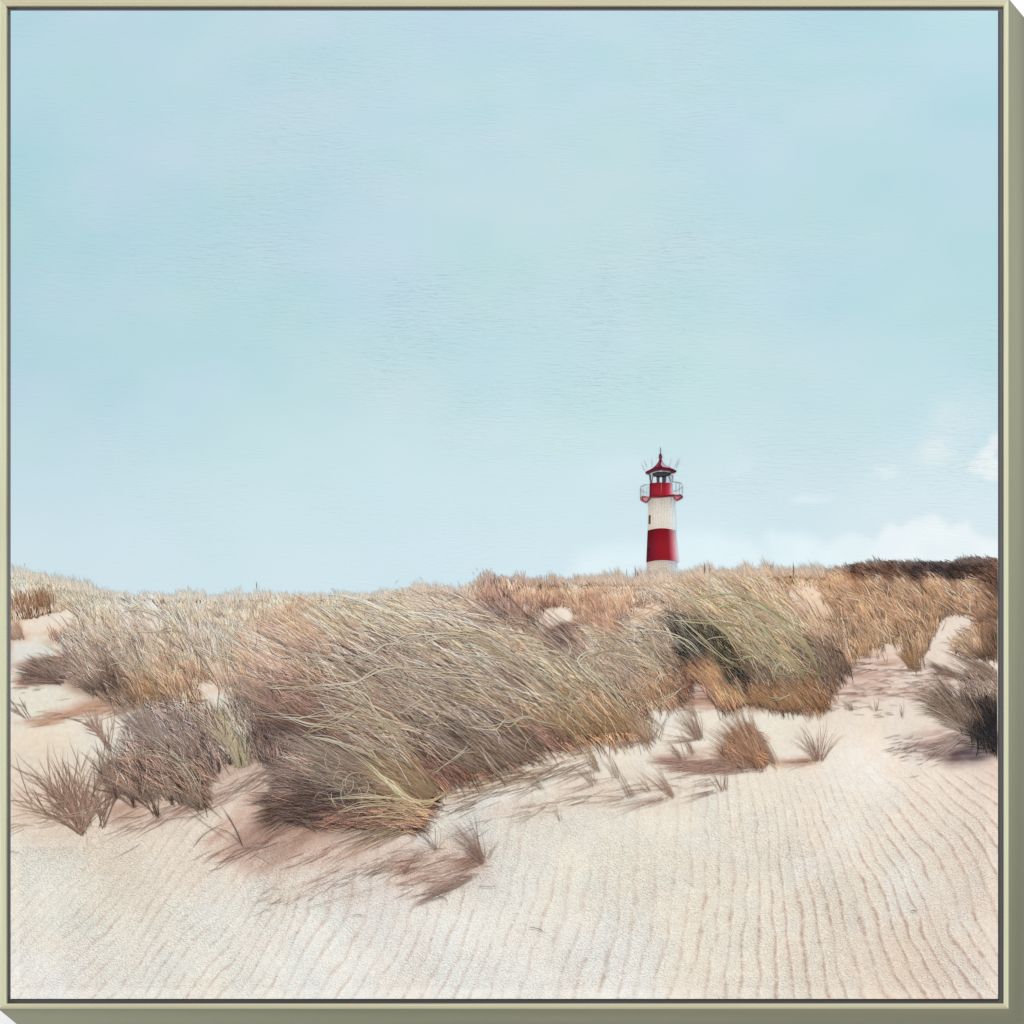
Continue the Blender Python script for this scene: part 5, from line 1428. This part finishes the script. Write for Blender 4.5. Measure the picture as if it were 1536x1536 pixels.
# debris along the foot of the largest clump
s = new('grass_litter', 0.0013)
for (x0_, y0_, x1_, y1_, m, aa, LL, lo, hi) in (
        (660, 1215, 900, 1130, 420, 197, 60, (140, 106, 88), (206, 178, 150)), (700, 1175, 800, 1160, 200, 190, 50, (120, 90, 66), (190, 156, 116)),
        (560, 1300, 735, 1280, 200, 197, 50, (144, 106, 92), (204, 172, 154)), (600, 1325, 730, 1300, 130, 195, 44, (150, 112, 98), (206, 172, 156)),
        (480, 1320, 640, 1275, 110, 205, 40, (164, 128, 112), (214, 186, 170)), (400, 1350, 600, 1300, 110, 205, 36, (170, 136, 120), (214, 190, 174)),
        (700, 1240, 900, 1190, 120, 197, 44, (164, 128, 112), (208, 178, 160)), (880, 1205, 1080, 1170, 90, 190, 44, (176, 142, 126), (212, 184, 166)),
        (1255, 995, 1400, 1010, 230, 185, 30, (130, 96, 82), (214, 186, 168)), (1260, 1040, 1400, 1035, 190, 180, 26, (150, 114, 98), (216, 188, 170)), (1260, 1060, 1340, 1062, 60, 185, 20, (140, 104, 90), (200, 170, 150)),
        (1330, 1020, 1430, 1020, 120, 176, 26, (150, 118, 106), (206, 178, 164)), (1340, 1120, 1420, 1118, 150, 195, 24, (130, 104, 100), (190, 166, 158)), (1350, 1135, 1420, 1130, 80, 190, 20, (140, 116, 112), (190, 166, 158)),
        (20, 1028, 90, 1024, 80, 185, 26, (150, 116, 102), (196, 166, 150)), (60, 1076, 300, 1056, 140, 192, 40, (150, 112, 92), (206, 172, 150)), (1000, 1050, 1100, 1052, 120, 180, 30, (130, 96, 84), (214, 190, 176)),
        (1030, 1026, 1060, 1040, 40, 182, 22, (130, 96, 84), (214, 190, 176)), (1225, 885, 1180, 885, 30, 150, 14, (180, 140, 116), (214, 180, 156)), (930, 930, 1010, 905, 130, 205, 26, (150, 116, 100), (222, 198, 180)),
        (20, 1240, 300, 1180, 170, 190, 50, (180, 146, 126), (216, 194, 174)), (200, 1240, 420, 1160, 260, 205, 60, (130, 96, 80), (206, 172, 150)), (330, 1290, 480, 1220, 110, 206, 60, (120, 88, 74), (206, 166, 146)),
        (450, 1290, 600, 1250, 100, 206, 60, (150, 110, 92), (222, 190, 172)), (380, 1170, 440, 1130, 120, 215, 36, (150, 116, 102), (222, 194, 180)), (650, 1190, 740, 1165, 110, 192, 50, (150, 110, 90), (232, 212, 190))):
    m = int(m * 0.30)
    lo = np.array(lo) * 0.86
    hi = np.array(hi) * 0.93
    t_ = rng.random(m)
    x_ = x0_ + (x1_ - x0_) * t_ + rng.normal(0, 8, m)
    y_ = y0_ + (y1_ - y0_) * t_ + rng.normal(0, 8, m)
    q_ = rng.random((m, 1))
    cc = np.array(lo, float) * (1 - q_) + np.array(hi, float) * q_
    s.add(x_, y_, aa + rng.normal(0, 7, m), rng.uniform(LL * 0.3, LL, m), rng.normal(0, 10, m), rng.uniform(0.5, 0.85, m), cc, cc * 1.03, None, 4, 0.06)
# front-centre arched tuft and neighbours
small_tuft(722, 1288, 90, 112, 20, (30, 78), 22, (160, 120, 104), (206, 168, 150), 1.05, 'sparse arched tuft in the front centre', shadow=(198, 60))
small_tuft(724, 1296, 50, 118, 24, (24, 60), 16, (150, 110, 94), (204, 166, 148), 1.0, shadow=(204, 50))
small_tuft(732, 1290, 14, 76, 16, (18, 36), -10, (176, 140, 124), (200, 166, 150), 0.9)
small_tuft(656, 1277, 26, 104, 46, (20, 54), 8, (130, 108, 104), (170, 148, 142), 1.0, shadow=(195, 60))
s = new('brown_sprig', 0.0023, 'little upright brown sprig in the front centre')
twig(s, 608, 1309, 4, 88, 40, (10, 34), 1.2, (150, 108, 88), (190, 146, 120), 1)
tuft(s, [(716, 1312), (650, 1345)], 60, 200, 12, (20, 60), 0, 0.9, (150, 112, 96), (200, 168, 150), 5)
curve_stroke(s, [(650, 1343), (668, 1348), (674, 1357)], 1.5, (150, 112, 94), (130, 96, 84), 1)
curve_stroke(s, [(717, 1330), (730, 1331), (750, 1331)], 1.3, (160, 126, 108), (180, 148, 130), 1)
curve_stroke(s, [(528, 1374), (540, 1373), (552, 1376)], 1.3, (176, 140, 124), (150, 118, 106), 1)
curve_stroke(s, [(794, 1392), (808, 1394), (821, 1402)], 1.6, (186, 152, 138), (130, 106, 100), 1)
curve_stroke(s, [(1025, 1317), (1036, 1324), (1046, 1332)], 1.3, (232, 226, 220), (206, 196, 188), 1)
curve_stroke(s, [(1366, 1368), (1372, 1367), (1377, 1370)], 1.5, (130, 104, 96), (100, 84, 80), 1)
curve_stroke(s, [(455, 1366), (520, 1345), (590, 1325)], 1.0, (186, 154, 138), (206, 180, 164), 1)

# ---- dark clump at the right edge
s = new('dark_grass_clump', 0.0024, 'near black clump at the right edge, pale blades arching left over bare sand')
fill(s, [(1452, 1092), (1448, 1060), (1445, 1035), (1460, 1012), (1497, 1020), (1497, 1128), (1475, 1112), (1455, 1104)], 1300, 116, (16, 40), 18, 1.5, 0.4, 14)
tuft(s, [(1448, 1098), (1455, 1102), (1497, 1120)], 230, 116, 16, (50, 110), 44, 1.3, (60, 50, 40), (190, 160, 136), 3, 0.7)
tuft(s, [(1450, 1100), (1470, 1096)], 110, 128, 14, (50, 110), 32, 1.2, (130, 104, 86), (214, 186, 164), 3, 0.8)
tuft(s, [(1450, 1100), (1456, 1098)], 50, 140, 14, (24, 60), 24, 1.1, (130, 108, 96), (196, 170, 154), 2, 0.85)
tuft(s, [(1470, 1110), (1497, 1130)], 70, 140, 24, (16, 40), 40, 1.1, (110, 92, 80), (206, 184, 162), 4, 0.85)
tuft(s, [(1410, 1006), (1450, 1020)], 70, 150, 14, (10, 34), 10, 1.0, (110, 86, 76), (180, 148, 130), 5, 0.9)
tuft(s, [(1497, 1050), (1497, 1010)], 60, 138, 8, (40, 100), 18, 1.2, (110, 86, 70), (200, 166, 140), 3, 0.9)
tuft(s, [(1446, 1102), (1420, 1120)], 120, 205, 16, (14, 44), 0, 1.0, (140, 116, 108), (200, 174, 160), 5, 0.95)

for s in ALL:
    s.build()
